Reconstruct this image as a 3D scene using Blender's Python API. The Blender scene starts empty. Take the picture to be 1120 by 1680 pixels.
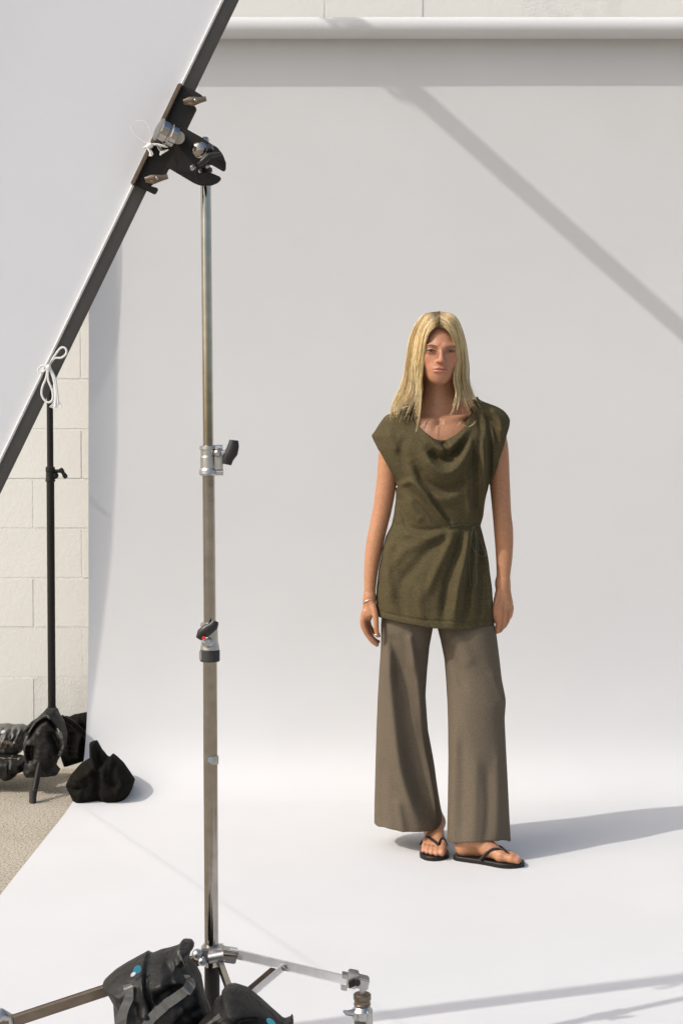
import bpy, bmesh, math, random
import numpy as np
from mathutils import Vector, Matrix
random.seed(7); rng = np.random.default_rng(7)
C = bpy.context.scene.collection
SC = bpy.context.scene

# ------------------------------------------------------------------ camera, sky, sun, exposure
FPX, CAMZ = 2333.0, 1.243
PITCH = math.atan(75 / FPX)
cam_d = bpy.data.cameras.new('camera'); cam = bpy.data.objects.new('camera', cam_d); C.objects.link(cam)
cam_d.sensor_fit = 'VERTICAL'; cam_d.sensor_height = 36; cam_d.lens = FPX / 1680 * 36
cam_d.clip_start = 0.05; cam_d.clip_end = 2000
cam.location = (0, 0, CAMZ); cam.rotation_euler = (math.pi / 2 - PITCH, 0, 0)
SC.camera = cam
SUN_TO = Vector((-0.651, -0.329, 0.682)).normalized()       # direction towards the sun
wd = bpy.data.worlds.new("World"); SC.world = wd; wd.use_nodes = True
nt = wd.node_tree; bg = nt.nodes['Background']
sky = nt.nodes.new('ShaderNodeTexSky'); sky.sky_type = 'NISHITA'; sky.sun_disc = False
sky.sun_elevation = math.asin(SUN_TO.z); sky.sun_rotation = math.atan2(SUN_TO.x, SUN_TO.y)
sky.air_density = 1.2; sky.dust_density = 4.0; sky.ozone_density = 1.0
nt.links.new(sky.outputs[0], bg.inputs[0]); bg.inputs[1].default_value = 0.15
sl = bpy.data.lights.new('sun', 'SUN'); sl.energy = 2.15; sl.angle = math.radians(0.55); sl.color = (1.0, 0.965, 0.92)
so = bpy.data.objects.new('sun', sl); C.objects.link(so)
so.rotation_euler = (-SUN_TO).to_track_quat('-Z', 'Y').to_euler(); so.location = (-3, -2, 6)
vs = SC.view_settings; vs.view_transform = 'Standard'; vs.look = 'None'; vs.gamma = 1; vs.use_curve_mapping = False
vs.exposure = 0.32

# ------------------------------------------------------------------ helpers
_f = Vector((0, math.cos(PITCH), -math.sin(PITCH))); _u = Vector((0, math.sin(PITCH), math.cos(PITCH)))
def P(px, py, D):
    """point of the place seen at photo pixel (px, py) at distance D"""
    d = _f + Vector((1, 0, 0)) * ((px - 560) / FPX) + _u * ((840 - py) / FPX)
    t = D / d.y
    return Vector((d.x * t, D, CAMZ + d.z * t))
def G(px, py):
    d = _f + Vector((1, 0, 0)) * ((px - 560) / FPX) + _u * ((840 - py) / FPX)
    t = -CAMZ / d.z
    return Vector((d.x * t, d.y * t, 0))

def tag(o, label=None, cat=None, group=None, kind=None):
    if label: o['label'] = label
    if cat: o['category'] = cat
    if group: o['group'] = group
    if kind: o['kind'] = kind
    return o
def thing(name, label, cat, loc=(0, 0, 0), group=None):
    o = bpy.data.objects.new(name, None); C.objects.link(o); o.location = loc; o.empty_display_size = .1
    return tag(o, label, cat, group)
def link(name, me, mat, parent=None):
    o = bpy.data.objects.new(name, me); C.objects.link(o)
    if mat is not None and not me.materials: me.materials.append(mat)
    if parent:
        o.parent = parent
        bpy.context.evaluated_depsgraph_get
        o.matrix_parent_inverse = Matrix.Translation(world_loc(parent)).inverted()
    return o
def world_loc(o):
    l = Vector(o.location)
    return l if not o.parent else l * 1.0
def mesh_np(name, V, Q, smooth=True):
    """fast mesh from vertex array and quad array"""
    me = bpy.data.meshes.new(name)
    V = np.asarray(V, np.float32); Q = np.asarray(Q, np.int32); n = Q.shape[1]
    me.vertices.add(len(V)); me.vertices.foreach_set('co', V.ravel())
    me.loops.add(Q.size); me.loops.foreach_set('vertex_index', Q.ravel())
    me.polygons.add(len(Q)); me.polygons.foreach_set('loop_start', np.arange(0, Q.size, n, dtype=np.int32))
    me.polygons.foreach_set('use_smooth', np.full(len(Q), smooth))
    me.update(calc_edges=True); me.validate()
    return me
class MB:
    """collects simple solids, then links them as one mesh object (world coordinates)"""
    def __init__(s): s.v = []; s.f = []; s.sm = []
    def add(s, v, f, smooth=True):
        b = len(s.v); s.v += [tuple(p) for p in v]; s.f += [tuple(i + b for i in q) for q in f]; s.sm += [smooth] * len(f)
    def tube(s, pts, r, n=16, caps=True, smooth=True, flat=None):
        pts = [Vector(p) for p in pts]; m = len(pts)
        rs = r if isinstance(r, (list, tuple)) else [r] * m
        v = []; prev = None
        for i, p in enumerate(pts):
            t = (pts[min(i + 1, m - 1)] - pts[max(i - 1, 0)])
            t = t.normalized() if t.length > 1e-9 else Vector((0, 0, 1))
            if prev is None:
                a = Vector((0, -1, 0)) if abs(t.y) < .9 else Vector((1, 0, 0))
                prev = (a - t * a.dot(t)).normalized()
            prev = (prev - t * prev.dot(t)).normalized(); w = t.cross(prev)
            for k in range(n):
                an = 2 * math.pi * (k + .5) / n
                v.append(p + prev * (math.cos(an) * rs[i] * (flat or 1)) + w * (math.sin(an) * rs[i]))
        f = [(i * n + k, i * n + (k + 1) % n, (i + 1) * n + (k + 1) % n, (i + 1) * n + k) for i in range(m - 1) for k in range(n)]
        b = len(s.f)
        s.add(v, f, smooth)
        if caps:
            s.add(v[:n], [tuple(range(n))[::-1]], False); s.add(v[-n:], [tuple(range(n))], False)
        return s
    def lathe(s, a, b, prof, n=28):
        """prof: list of (t along a->b in metres, radius)"""
        a = Vector(a); d = (Vector(b) - a).normalized()
        return s.tube2(a, d, prof, n)
    def tube2(s, a, d, prof, n=28):
        x = Vector((1, 0, 0)) if abs(d.x) < .8 else Vector((0, 1, 0))
        x = (x - d * x.dot(d)).normalized(); w = d.cross(x); v = []
        for t, r in prof:
            for k in range(n):
                an = 2 * math.pi * k / n
                v.append(a + d * t + x * (math.cos(an) * r) + w * (math.sin(an) * r))
        for i in range(len(prof) - 1):
            base = v[i * n:(i + 2) * n]
            s.add(base, [(k, (k + 1) % n, n + (k + 1) % n, n + k) for k in range(n)], True)
        s.add(v[:n], [tuple(range(n))[::-1]], False); s.add(v[-n:], [tuple(range(n))], False)
        return s
    def box(s, c, ax, ay, az, bev=.0008):
        """oriented box: centre and three half-axis vectors, chamfered"""
        c = Vector(c); ax, ay, az = Vector(ax), Vector(ay), Vector(az)
        bm = bmesh.new(); bmesh.ops.create_cube(bm, size=2)
        M = Matrix((ax, ay, az)).transposed()
        for q in bm.verts: q.co = c + M @ q.co
        if bev: bmesh.ops.bevel(bm, geom=bm.edges[:], offset=bev, segments=2, affect='EDGES', clamp_overlap=True)
        bmesh.ops.recalc_face_normals(bm, faces=bm.faces[:]); bm.verts.index_update()
        s.add([q.co.copy() for q in bm.verts], [[w.index for w in f.verts] for f in bm.faces], False); bm.free()
        return s
    def bar(s, a, b, w, h, up=(0, 0, 1), bev=.0008):
        """rectangular bar from a to b; w = full width across, h = full size along up"""
        a, b = Vector(a), Vector(b); d = b - a; L = d.length; d.normalize()
        up = Vector(up); up = (up - d * up.dot(d)).normalized(); sd = d.cross(up)
        return s.box((a + b) / 2, d * L / 2, sd * w / 2, up * h / 2, bev)
    def plate(s, poly, n, th, bev=.0012):
        """flat plate: polygon of points, thickness th along n"""
        n = Vector(n).normalized(); poly = [Vector(p) for p in poly]
        bm = bmesh.new(); vv = [bm.verts.new(p - n * th / 2) for p in poly]; f = bm.faces.new(vv)
        r = bmesh.ops.extrude_face_region(bm, geom=[f])
        for e in r['geom']:
            if isinstance(e, bmesh.types.BMVert): e.co += n * th
        bmesh.ops.recalc_face_normals(bm, faces=bm.faces[:])
        if bev: bmesh.ops.bevel(bm, geom=bm.edges[:], offset=bev, segments=2, affect='EDGES', clamp_overlap=True)
        bm.verts.index_update()
        s.add([q.co.copy() for q in bm.verts], [[w.index for w in f.verts] for f in bm.faces], False); bm.free()
        return s
    def ball(s, c, r, n=14):
        c = Vector(c); r = Vector(r) if not isinstance(r, (int, float)) else Vector((r, r, r)); v = []; m = n // 2 + 1
        for i in range(m + 1):
            th = math.pi * i / m
            for k in range(n):
                an = 2 * math.pi * k / n
                v.append(c + Vector((r.x * math.sin(th) * math.cos(an), r.y * math.sin(th) * math.sin(an), -r.z * math.cos(th))))
        s.add(v, [(i * n + k, i * n + (k + 1) % n, (i + 1) * n + (k + 1) % n, (i + 1) * n + k) for i in range(m) for k in range(n)], True)
        return s
    def build(s, name, mat, parent=None):
        me = bpy.data.meshes.new(name); me.from_pydata(s.v, [], s.f); me.validate()
        me.polygons.foreach_set('use_smooth', s.sm if len(s.sm) == len(me.polygons) else [True] * len(me.polygons)); me.update()
        return link(name, me, mat, parent)
def spline(pts, n=8):
    """Catmull-Rom through points (tuples of any length)"""
    p = np.array([list(q) for q in pts], float); out = []
    p = np.vstack([2 * p[0] - p[1], p, 2 * p[-1] - p[-2]])
    for i in range(1, len(p) - 2):
        for k in range(n):
            t = k / n
            out.append(.5 * ((2 * p[i]) + (-p[i - 1] + p[i + 1]) * t + (2 * p[i - 1] - 5 * p[i] + 4 * p[i + 1] - p[i + 2]) * t * t
                       + (-p[i - 1] + 3 * p[i] - 3 * p[i + 1] + p[i + 2]) * t ** 3))
    out.append(p[-2]); return np.array(out)

# ------------------------------------------------------------------ materials
def mat(name, col, rough=.6, metal=0, var=.06, vscale=30, bump=.0, bscale=200, bdist=.001, spec=.5, sheen=0, sss=0, coat=0, col2=None, detail=4):
    m = bpy.data.materials.new(name); m.use_nodes = True; t = m.node_tree; b = t.nodes['Principled BSDF']
    b.inputs['Roughness'].default_value = rough; b.inputs['Metallic'].default_value = metal
    b.inputs['Specular IOR Level'].default_value = spec
    if sheen: b.inputs['Sheen Weight'].default_value = sheen; b.inputs['Sheen Roughness'].default_value = .5
    if sss: b.inputs['Subsurface Weight'].default_value = sss; b.inputs['Subsurface Radius'].default_value = (.012, .004, .002); b.inputs['Subsurface Scale'].default_value = 1
    if coat: b.inputs['Coat Weight'].default_value = coat
    tc = t.nodes.new('ShaderNodeTexCoord')
    n = t.nodes.new('ShaderNodeTexNoise'); n.inputs['Scale'].default_value = vscale; n.inputs['Detail'].default_value = detail
    t.links.new(tc.outputs['Object'], n.inputs['Vector'])
    r = t.nodes.new('ShaderNodeValToRGB'); c2 = col2 or tuple(c * (1 - var * 2) for c in col)
    r.color_ramp.elements[0].position = .3; r.color_ramp.elements[1].position = .7
    r.color_ramp.elements[0].color = (*c2, 1); r.color_ramp.elements[1].color = (*col, 1)
    t.links.new(n.outputs['Fac'], r.inputs[0]); t.links.new(r.outputs[0], b.inputs['Base Color'])
    if bump:
        n2 = t.nodes.new('ShaderNodeTexNoise'); n2.inputs['Scale'].default_value = bscale; n2.inputs['Detail'].default_value = 3
        t.links.new(tc.outputs['Object'], n2.inputs['Vector'])
        bp = t.nodes.new('ShaderNodeBump'); bp.inputs['Strength'].default_value = bump; bp.inputs['Distance'].default_value = bdist
        t.links.new(n2.outputs['Fac'], bp.inputs['Height']); t.links.new(bp.outputs[0], b.inputs['Normal'])
    m['ramp'] = r.name
    return m
M = {}
M['paper'] = mat('paper', (.578, .578, .576), .9, var=.018, vscale=2.5, bump=.25, bscale=260, bdist=.0006, spec=.2)
M['paint'] = mat('wall_paint', (.72, .710, .665), .75, var=.025, vscale=3, bump=.35, bscale=70, bdist=.003, spec=.3)
M['mortar'] = mat('painted_mortar', (.71, .700, .655), .85, var=.05, vscale=20, bump=.7, bscale=120, bdist=.003)
M['chrome'] = mat('worn_chrome', (.40, .37, .33), .12, metal=1, var=.1, vscale=40, bump=.05, bscale=90)
M['cast'] = mat('cast_metal', (.52, .51, .49), .36, metal=1, var=.12, vscale=60, bump=.25, bscale=300, bdist=.0008)
M['alu'] = mat('brushed_aluminium', (.90, .90, .91), .45, metal=1, var=.05, vscale=50, bump=.05, bscale=200)
M['bronze'] = mat('dark_bronzed_steel', (.20, .155, .115), .33, metal=.9, var=.12, vscale=40)
M['blackplastic'] = mat('black_plastic', (.012, .011, .010), .38, var=.1, vscale=60)
M['blackmetal'] = mat('black_metal', (.010, .008, .006), .45, metal=.0, var=.12, vscale=50, spec=.3)
M['plate'] = mat('black_plate', (.014, .011, .008), .5, var=.15, vscale=50, spec=.3)
M['copper'] = mat('sunlit_copper_edge', (.22, .15, .10), .3, metal=.9, var=.15, vscale=80)  # coppery channel rim, its sunlit brightness put into the colour
M['framebar'] = mat('grey_frame_tube', (.085, .078, .070), .6, metal=0, var=.06, vscale=30)
M['rope'] = mat('white_cotton_rope', (.80, .79, .76), .9, var=.06, vscale=300, bump=.8, bscale=900, bdist=.001)
M['red'] = mat('red_plastic', (.6, .04, .02), .4)
M['rubber'] = mat('rubber', (.03, .028, .026), .7)
M['blue'] = mat('blue_print', (.02, .22, .30), .5)
M['white'] = mat('white_print', (.7, .75, .78), .5)
M['tan'] = mat('leather_brown', (.10, .065, .04), .5)
M['silverbag'] = mat('grey_nylon', (.12, .115, .10), .4, var=.25, vscale=25, bump=.3, bscale=60, bdist=.003)
M['vinyl'] = mat('black_vinyl', (.012, .011, .009), .54, var=.3, vscale=25, bump=.6, bscale=38, bdist=.008, spec=.35)
M['bagcloth'] = mat('black_canvas', (.010, .009, .007), .9, var=.25, vscale=40, bump=.5, bscale=500, bdist=.001, spec=.1)
M['strap'] = mat('grey_webbing', (.13, .127, .115), .45, var=.2, vscale=80, bump=.4, bscale=500)
M['olive'] = mat('olive_knit', (.090, .072, .036), .9, var=.19, vscale=200, bump=.6, bscale=700, bdist=.0015, spec=.12, detail=2)
M['taupe'] = mat('taupe_knit', (.138, .110, .078), .9, var=.11, vscale=230, bump=.6, bscale=700, bdist=.0015, spec=.12, detail=2)
M['cord'] = mat('olive_cord', (.088, .073, .040), .8, var=.1)
M['sandal'] = mat('black_sandal', (.012, .009, .007), .5, var=.1, spec=.3)
M['gold'] = mat('rose_gold', (.85, .62, .48), .18, metal=1)
M['eye'] = mat('eye_white', (.36, .30, .26), .25)
M['iris'] = mat('iris', (.035, .04, .04), .2)
M['lash'] = mat('lash', (.06, .035, .02), .8)
M['brow'] = mat('eyebrow', (.26, .14, .07), .9)
# translucent white fabric
def fabric_mat():
    m = mat('white_silk', (.93, .935, .95), .8, var=.01, vscale=8, bump=.2, bscale=400, bdist=.0005, spec=.2)
    t = m.node_tree; b = t.nodes['Principled BSDF']; out = t.nodes['Material Output']
    tr = t.nodes.new('ShaderNodeBsdfTranslucent'); tr.inputs[0].default_value = (.93, .935, .95, 1)
    mx = t.nodes.new('ShaderNodeMixShader'); mx.inputs[0].default_value = .45
    t.links.new(b.outputs[0], mx.inputs[1]); t.links.new(tr.outputs[0], mx.inputs[2]); t.links.new(mx.outputs[0], out.inputs[0])
    return m
M['silk'] = fabric_mat()
# concrete ground with pebble speckle
def ground_mat():
    m = mat('pebbled_concrete', (.50, .45, .36), .95, vscale=3, col2=(.42, .37, .29), bump=.0)
    t = m.node_tree; b = t.nodes['Principled BSDF']; r = t.nodes[m['ramp']]
    tc = [n for n in t.nodes if n.type == 'TEX_COORD'][0]
    v = t.nodes.new('ShaderNodeTexNoise'); v.inputs['Scale'].default_value = 130; v.inputs['Detail'].default_value = 3; v.inputs['Roughness'].default_value = .75
    t.links.new(tc.outputs['Object'], v.inputs['Vector'])
    rr = t.nodes.new('ShaderNodeValToRGB'); e = rr.color_ramp.elements
    e[0].position = .36; e[0].color = (.30, .28, .26, 1); e[1].position = .52; e[1].color = (1, 1, 1, 1)
    t.links.new(v.outputs['Fac'], rr.inputs[0])
    mx = t.nodes.new('ShaderNodeMix'); mx.data_type = 'RGBA'; mx.blend_type = 'MULTIPLY'; mx.inputs[0].default_value = 1
    t.links.new(r.outputs[0], mx.inputs[6]); t.links.new(rr.outputs[0], mx.inputs[7]); t.links.new(mx.outputs[2], b.inputs['Base Color'])
    bp = t.nodes.new('ShaderNodeBump'); bp.inputs['Strength'].default_value = .9; bp.inputs['Distance'].default_value = .006
    t.links.new(v.outputs['Fac'], bp.inputs['Height']); t.links.new(bp.outputs[0], b.inputs['Normal'])
    return m
M['ground'] = ground_mat()
def attr_mat(name, attr, rough, **k):
    m = mat(name, (1, 1, 1), rough, **k); t = m.node_tree; b = t.nodes['Principled BSDF']; r = t.nodes[m['ramp']]
    a = t.nodes.new('ShaderNodeAttribute'); a.attribute_name = attr
    mx = t.nodes.new('ShaderNodeMix'); mx.data_type = 'RGBA'; mx.blend_type = 'MULTIPLY'; mx.inputs[0].default_value = 1
    t.links.new(a.outputs['Color'], mx.inputs[6]); t.links.new(r.outputs[0], mx.inputs[7]); t.links.new(mx.outputs[2], b.inputs['Base Color'])
    return m
M['skin'] = attr_mat('skin', 'tint', .48, var=.09, vscale=110, bump=.3, bscale=500, bdist=.0006, spec=.4, sss=.25)
M['hair'] = attr_mat('hair', 'tint', .38, var=.08, vscale=120, spec=.5)

# ------------------------------------------------------------------ distance-field modelling (numpy)
class Field:
    def __init__(s, xs, ys, zs):
        s.x, s.y, s.z = [np.asarray(a, np.float32) for a in (xs, ys, zs)]
        s.F = np.full((len(s.x), len(s.y), len(s.z)), 1.0, np.float32)
    def sub(s, lo, hi):
        ix = [slice(max(0, int(np.searchsorted(a, l)) - 1), int(np.searchsorted(a, h)) + 1) for a, l, h in zip((s.x, s.y, s.z), lo, hi)]
        X, Y, Z = s.x[ix[0]][:, None, None], s.y[ix[1]][None, :, None], s.z[ix[2]][None, None, :]
        return tuple(ix), X, Y, Z
    def merge(s, ix, d, k, op):
        a = s.F[ix]
        if op == 'cut':
            d = -d
            if k <= 0: s.F[ix] = np.maximum(a, d); return
            h = np.clip(.5 - .5 * (d - a) / -k * -1, 0, 1) * 0 + np.clip(.5 + .5 * (d - a) / k, 0, 1)
            s.F[ix] = a * (1 - h) + d * h + k * h * (1 - h)
        else:
            if k <= 0: s.F[ix] = np.minimum(a, d); return
            h = np.clip(.5 + .5 * (a - d) / k, 0, 1)
            s.F[ix] = a * (1 - h) + d * h - k * h * (1 - h)
    def chain(s, pts, k=.015, ki=.003):
        ps = np.array([p for p, r in pts], float); rs = [r for p, r in pts]; sp = spline([tuple(p) + (r,) for p, r in pts], 5)
        B = max(rs) + k + .012; ix, X, Y, Z = s.sub(ps.min(0) - B, ps.max(0) + B); D = None
        for u, v in zip(sp[:-1], sp[1:]):
            a, b = u[:3], v[:3]; d = b - a; L2 = max(float(d @ d), 1e-12)
            h = np.clip(((X - a[0]) * d[0] + (Y - a[1]) * d[1] + (Z - a[2]) * d[2]) / L2, 0, 1)
            q = np.sqrt((X - a[0] - h * d[0]) ** 2 + (Y - a[1] - h * d[1]) ** 2 + (Z - a[2] - h * d[2]) ** 2) - (u[3] + (v[3] - u[3]) * h)
            D = q if D is None else np.minimum(D, q)
        s.merge(ix, D, k, 'add'); return s
    def cone(s, a, b, ra, rb, k=.01, op='add', flat=None, fs=1.0):
        a, b = np.array(a, float), np.array(b, float); R = max(ra, rb) + k + .012
        ix, X, Y, Z = s.sub(np.minimum(a, b) - R, np.maximum(a, b) + R)
        d = b - a; L2 = max(float(d @ d), 1e-12)
        h = np.clip(((X - a[0]) * d[0] + (Y - a[1]) * d[1] + (Z - a[2]) * d[2]) / L2, 0, 1)
        qx, qy, qz = X - a[0] - h * d[0], Y - a[1] - h * d[1], Z - a[2] - h * d[2]
        q2 = qx * qx + qy * qy + qz * qz
        if flat is not None:
            n = np.array(flat, float); n /= np.linalg.norm(n); dn = qx * n[0] + qy * n[1] + qz * n[2]; q2 = q2 + (fs * fs - 1) * dn * dn
        s.merge(ix, np.sqrt(q2) - (ra + (rb - ra) * h), k, op); return s
    def ell(s, c, r, k=.01, op='add', R=None):
        c, r = np.array(c, float), np.array(r, float); B = float(r.max()) + k + .012
        ix, X, Y, Z = s.sub(c - B, c + B)
        q = [X - c[0], Y - c[1], Z - c[2]]
        if R is not None: q = [q[0] * R[0][i] + q[1] * R[1][i] + q[2] * R[2][i] for i in range(3)]
        n1 = np.sqrt((q[0] / r[0]) ** 2 + (q[1] / r[1]) ** 2 + (q[2] / r[2]) ** 2)
        n2 = np.sqrt((q[0] / r[0] ** 2) ** 2 + (q[1] / r[1] ** 2) ** 2 + (q[2] / r[2] ** 2) ** 2)
        s.merge(ix, n1 * (n1 - 1) / np.maximum(n2, 1e-6), k, op); return s
    def front(s, x, z, back=False):
        """y of the front surface at (x, z)"""
        i = int(np.clip(np.searchsorted(s.x, x), 0, len(s.x) - 1)); k = int(np.clip(np.searchsorted(s.z, z), 0, len(s.z) - 1))
        col = s.F[i, :, k]; w = np.where(col < 0)[0]
        if not len(w): return None
        j = w[-1] if back else w[0]
        return float(s.y[j])
    def mesh(s, name):
        F = s.F; S = F < 0; x, y, z = s.x, s.y, s.z
        c = S[:-1, :-1, :-1].astype(np.int8)
        for dx, dy, dz in [(1, 0, 0), (0, 1, 0), (0, 0, 1), (1, 1, 0), (1, 0, 1), (0, 1, 1), (1, 1, 1)]:
            c += S[dx:F.shape[0] - 1 + dx, dy:F.shape[1] - 1 + dy, dz:F.shape[2] - 1 + dz]
        act = np.argwhere((c > 0) & (c < 8)); idx = np.full(c.shape, -1, np.int32); idx[act[:, 0], act[:, 1], act[:, 2]] = np.arange(len(act))
        pos = np.zeros((len(act), 3)); cnt = np.zeros(len(act))
        I, J, K = act.T
        cs = [(a, b, d) for a in (0, 1) for b in (0, 1) for d in (0, 1)]
        ed = [(p, q) for p in cs for q in cs if p < q and sum(abs(u - v) for u, v in zip(p, q)) == 1]
        for p, q in ed:
            fa = F[I + p[0], J + p[1], K + p[2]]; fb = F[I + q[0], J + q[1], K + q[2]]
            m = (fa < 0) != (fb < 0); t = np.where(m, fa / np.where(m, fa - fb, 1), 0)
            pa = np.stack([x[I + p[0]], y[J + p[1]], z[K + p[2]]], 1); pb = np.stack([x[I + q[0]], y[J + q[1]], z[K + q[2]]], 1)
            pos += np.where(m[:, None], pa + t[:, None] * (pb - pa), 0); cnt += m
        pos /= cnt[:, None]
        quads = []
        for ax in range(3):
            sl0 = [slice(1, -1)] * 3; sl1 = [slice(1, -1)] * 3
            sl0[ax] = slice(0, -1); sl1[ax] = slice(1, None)
            A, B = S[tuple(sl0)], S[tuple(sl1)]
            e = np.argwhere(A != B); flip = A[e[:, 0], e[:, 1], e[:, 2]]
            off = [1, 1, 1]; off[ax] = 0; e = e + np.array(off)
            o1, o2 = [(1, 2), (2, 0), (0, 1)][ax]
            def cell(a, b):
                g = e.copy(); g[:, o1] -= a; g[:, o2] -= b; return idx[g[:, 0], g[:, 1], g[:, 2]]
            q = np.stack([cell(1, 1), cell(0, 1), cell(0, 0), cell(1, 0)], 1)
            q[~flip] = q[~flip][:, ::-1]; quads.append(q)
        Q = np.vstack(quads); Q = Q[(Q >= 0).all(1)]
        return mesh_np(name, pos, Q), pos

def strokes_map(GX, GY, strokes):
    """sum of ridge (+) and valley (-) strokes, in photo pixels; returns metres"""
    out = np.zeros(np.broadcast(GX, GY).shape, np.float32)
    for pts, amp, wid in strokes:
        p = spline(pts, 6); dmin = np.full(out.shape, 1e9, np.float32); tt = np.zeros(out.shape, np.float32); m = len(p) - 1
        for i in range(m):
            a, b = p[i], p[i + 1]; d = b - a; L = max(float(d @ d), 1e-9)
            h = np.clip(((GX - a[0]) * d[0] + (GY - a[1]) * d[1]) / L, 0, 1)
            q = (GX - a[0] - h * d[0]) ** 2 + (GY - a[1] - h * d[1]) ** 2
            w = q < dmin; dmin = np.where(w, q, dmin); tt = np.where(w, (i + h) / m, tt)
        fade = np.clip(np.minimum(tt, 1 - tt) * 5 + .25, 0, 1)
        out += amp * np.exp(-dmin / (wid * wid)) * fade
    return out
def smooth_tab(zq, zs, vals, win=.02):
    o = np.argsort(zs); zs = np.array(zs)[o]; vals = np.array(vals)[o]
    g = np.arange(zs[0] - .1, zs[-1] + .1, .002); v = np.interp(g, zs, vals); n = max(1, int(win / .002)) | 1
    pad = np.pad(v, n // 2, mode='edge'); v = np.convolve(pad, np.hanning(n + 2)[1:-1] / np.hanning(n + 2)[1:-1].sum(), 'valid')
    return np.interp(zq, g, v)

# ------------------------------------------------------------------ ground
gx = [-400, 400]; MBg = MB(); MBg.add([(-400, -400, 0), (400, -400, 0), (400, 400, 0), (-400, 400, 0)], [(0, 1, 2, 3)], False)
g = MBg.build('ground', M['ground']); g['kind'] = 'structure'

# ------------------------------------------------------------------ painted block wall
WY = 5.83
wall = thing('block_wall', 'cream painted concrete block wall behind the paper backdrop', 'wall', (0, WY, 0))
BW, BH, MJ = .3975, .2032, .0028
s_w = FPX / WY
x0 = (772 - 560) / 400.2 - 10 * BW; z_line = P(0, 1110, WY).z - 5 * BH       # a course line near z=0
z_line = P(0, 1110, WY).z % BH - BH
bb = MB(); bb.box((0, WY + .0870, 2.3), (12, 0, 0), (0, .1, 0), (0, 0, 2.4), 0); bb.build('wall_core', M['mortar'], wall)
def block_mesh():
    b = MB(); b.box((0, 0, 0), ((BW - MJ) / 2, 0, 0), (0, .02, 0), (0, 0, (BH - MJ) / 2), .003)
    me = bpy.data.meshes.new('block'); me.from_pydata(b.v, [], b.f); me.materials.append(M['paint']); return me
bme = block_mesh(); far = MB(); nb = 0
for r in range(0, 23):
    zc = z_line + (r + .5) * BH
    for c in range(-30, 31):
        xc = x0 + (c + 10 + .5 + (.5 if r % 2 else 0)) * BW - 10 * BW + 4 * BW
        yj = rng.uniform(-.0015, .0015)
        if -3.0 < xc < 2.8 and r < 17 and zc > 0:
            o = bpy.data.objects.new('block', bme); C.objects.link(o); o.parent = wall
            o.location = (xc + rng.uniform(-.001, .001), .006 + yj, zc + rng.uniform(-.0008, .0008)); nb += 1
        elif abs(xc) < 11.7:
            hx, hz = (BW - MJ) / 2, (BH - MJ) / 2; yy = WY - .0138 + yj
            far.add([(xc - hx, yy, zc - hz), (xc + hx, yy, zc - hz), (xc + hx, yy, zc + hz), (xc - hx, yy, zc + hz),
                     (xc - hx - .003, WY + .012, zc - hz - .003), (xc + hx + .003, WY + .012, zc - hz - .003), (xc + hx + .003, WY + .012, zc + hz + .003), (xc - hx - .003, WY + .012, zc + hz + .003)],
                    [(0, 1, 2, 3), (0, 4, 5, 1), (1, 5, 6, 2), (2, 6, 7, 3), (3, 7, 4, 0)], False)
fo = far.build('far_blocks', M['paint'], wall); fo['kind'] = 'stuff'

# ------------------------------------------------------------------ paper backdrop (roll + sheet sweeping onto the floor)
PXL, PXR = -.985, 1.74
ZR = P(800, 46, 5.56).z; RY, RR = 5.56, .040
paper = thing('paper_backdrop', 'wide pale grey seamless paper hanging from a roll and sweeping forward over the ground', 'backdrop', (0.38, 5.3, 0))
prof = [(RY + RR, ZR), (5.612, 2.85), (5.617, 2.7), (5.620, 2.3), (5.618, 1.86), (5.597, 1.4), (5.570, .9), (5.540, .56), (5.502, .34), (5.445, .17), (5.36, .072), (5.24, .022), (5.08, .007), (4.8, .005), (4.0, .005), (3.0, .005), (2.0, .005), (1.3, .005)]
pr = spline(prof, 14)
xsP = np.concatenate([np.linspace(PXL, -.75, 30), np.linspace(-.74, PXR, 170)])
# refine floor part in y so that the soft crease reads
fl = pr[pr[:, 0] < 5.2]; up = pr[pr[:, 0] >= 5.2]
yy = np.arange(5.195, 1.3, -.012); pr = np.vstack([up, np.stack([yy, np.interp(yy, fl[::-1, 0], fl[::-1, 1])], 1)])
A1 = np.array([G(130, 1325).x, G(130, 1325).y]); A2 = np.array([G(570, 1630).x, G(570, 1630).y]); dA = (A2 - A1) / np.linalg.norm(A2 - A1)
xsP = np.concatenate([np.linspace(PXL, -.75, 30), np.arange(-.742, .5, .008), np.linspace(.51, PXR, 60)])
XX, TT = np.meshgrid(xsP, np.arange(len(pr)), indexing='ij'); YY = pr[TT, 0].copy(); ZZ = pr[TT, 1].copy()
def edgeb(z): return np.interp(z, [.08, .3, .55, .9, 1.3, 1.8, 2.3, 2.9], [0, .014, .045, .085, .105, .108, .095, .06])
kb = np.maximum(0, (PXL + edgeb(ZZ)) - XX); YY -= np.where(ZZ > .05, kb * .30 + kb * kb * .8, 0)
sm = np.clip((ZZ - .3) / 1.2, 0, 1); sm = sm * sm * (3 - 2 * sm); YY += .004 * np.sin(XX * 2.3 + ZZ * .8) * np.clip((2.9 - ZZ), 0, 1) * sm
dd = (XX - A1[0]) * dA[1] - (YY - A1[1]) * dA[0]           # signed distance from crease
al = (XX - A1[0]) * dA[0] + (YY - A1[1]) * dA[1]
ZZ += np.where(ZZ < .05, .0015 * np.exp(-(dd / np.where(dd < 0, .012, .06)) ** 2) * np.clip(al * 4 + .4, 0, 1), 0)
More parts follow.
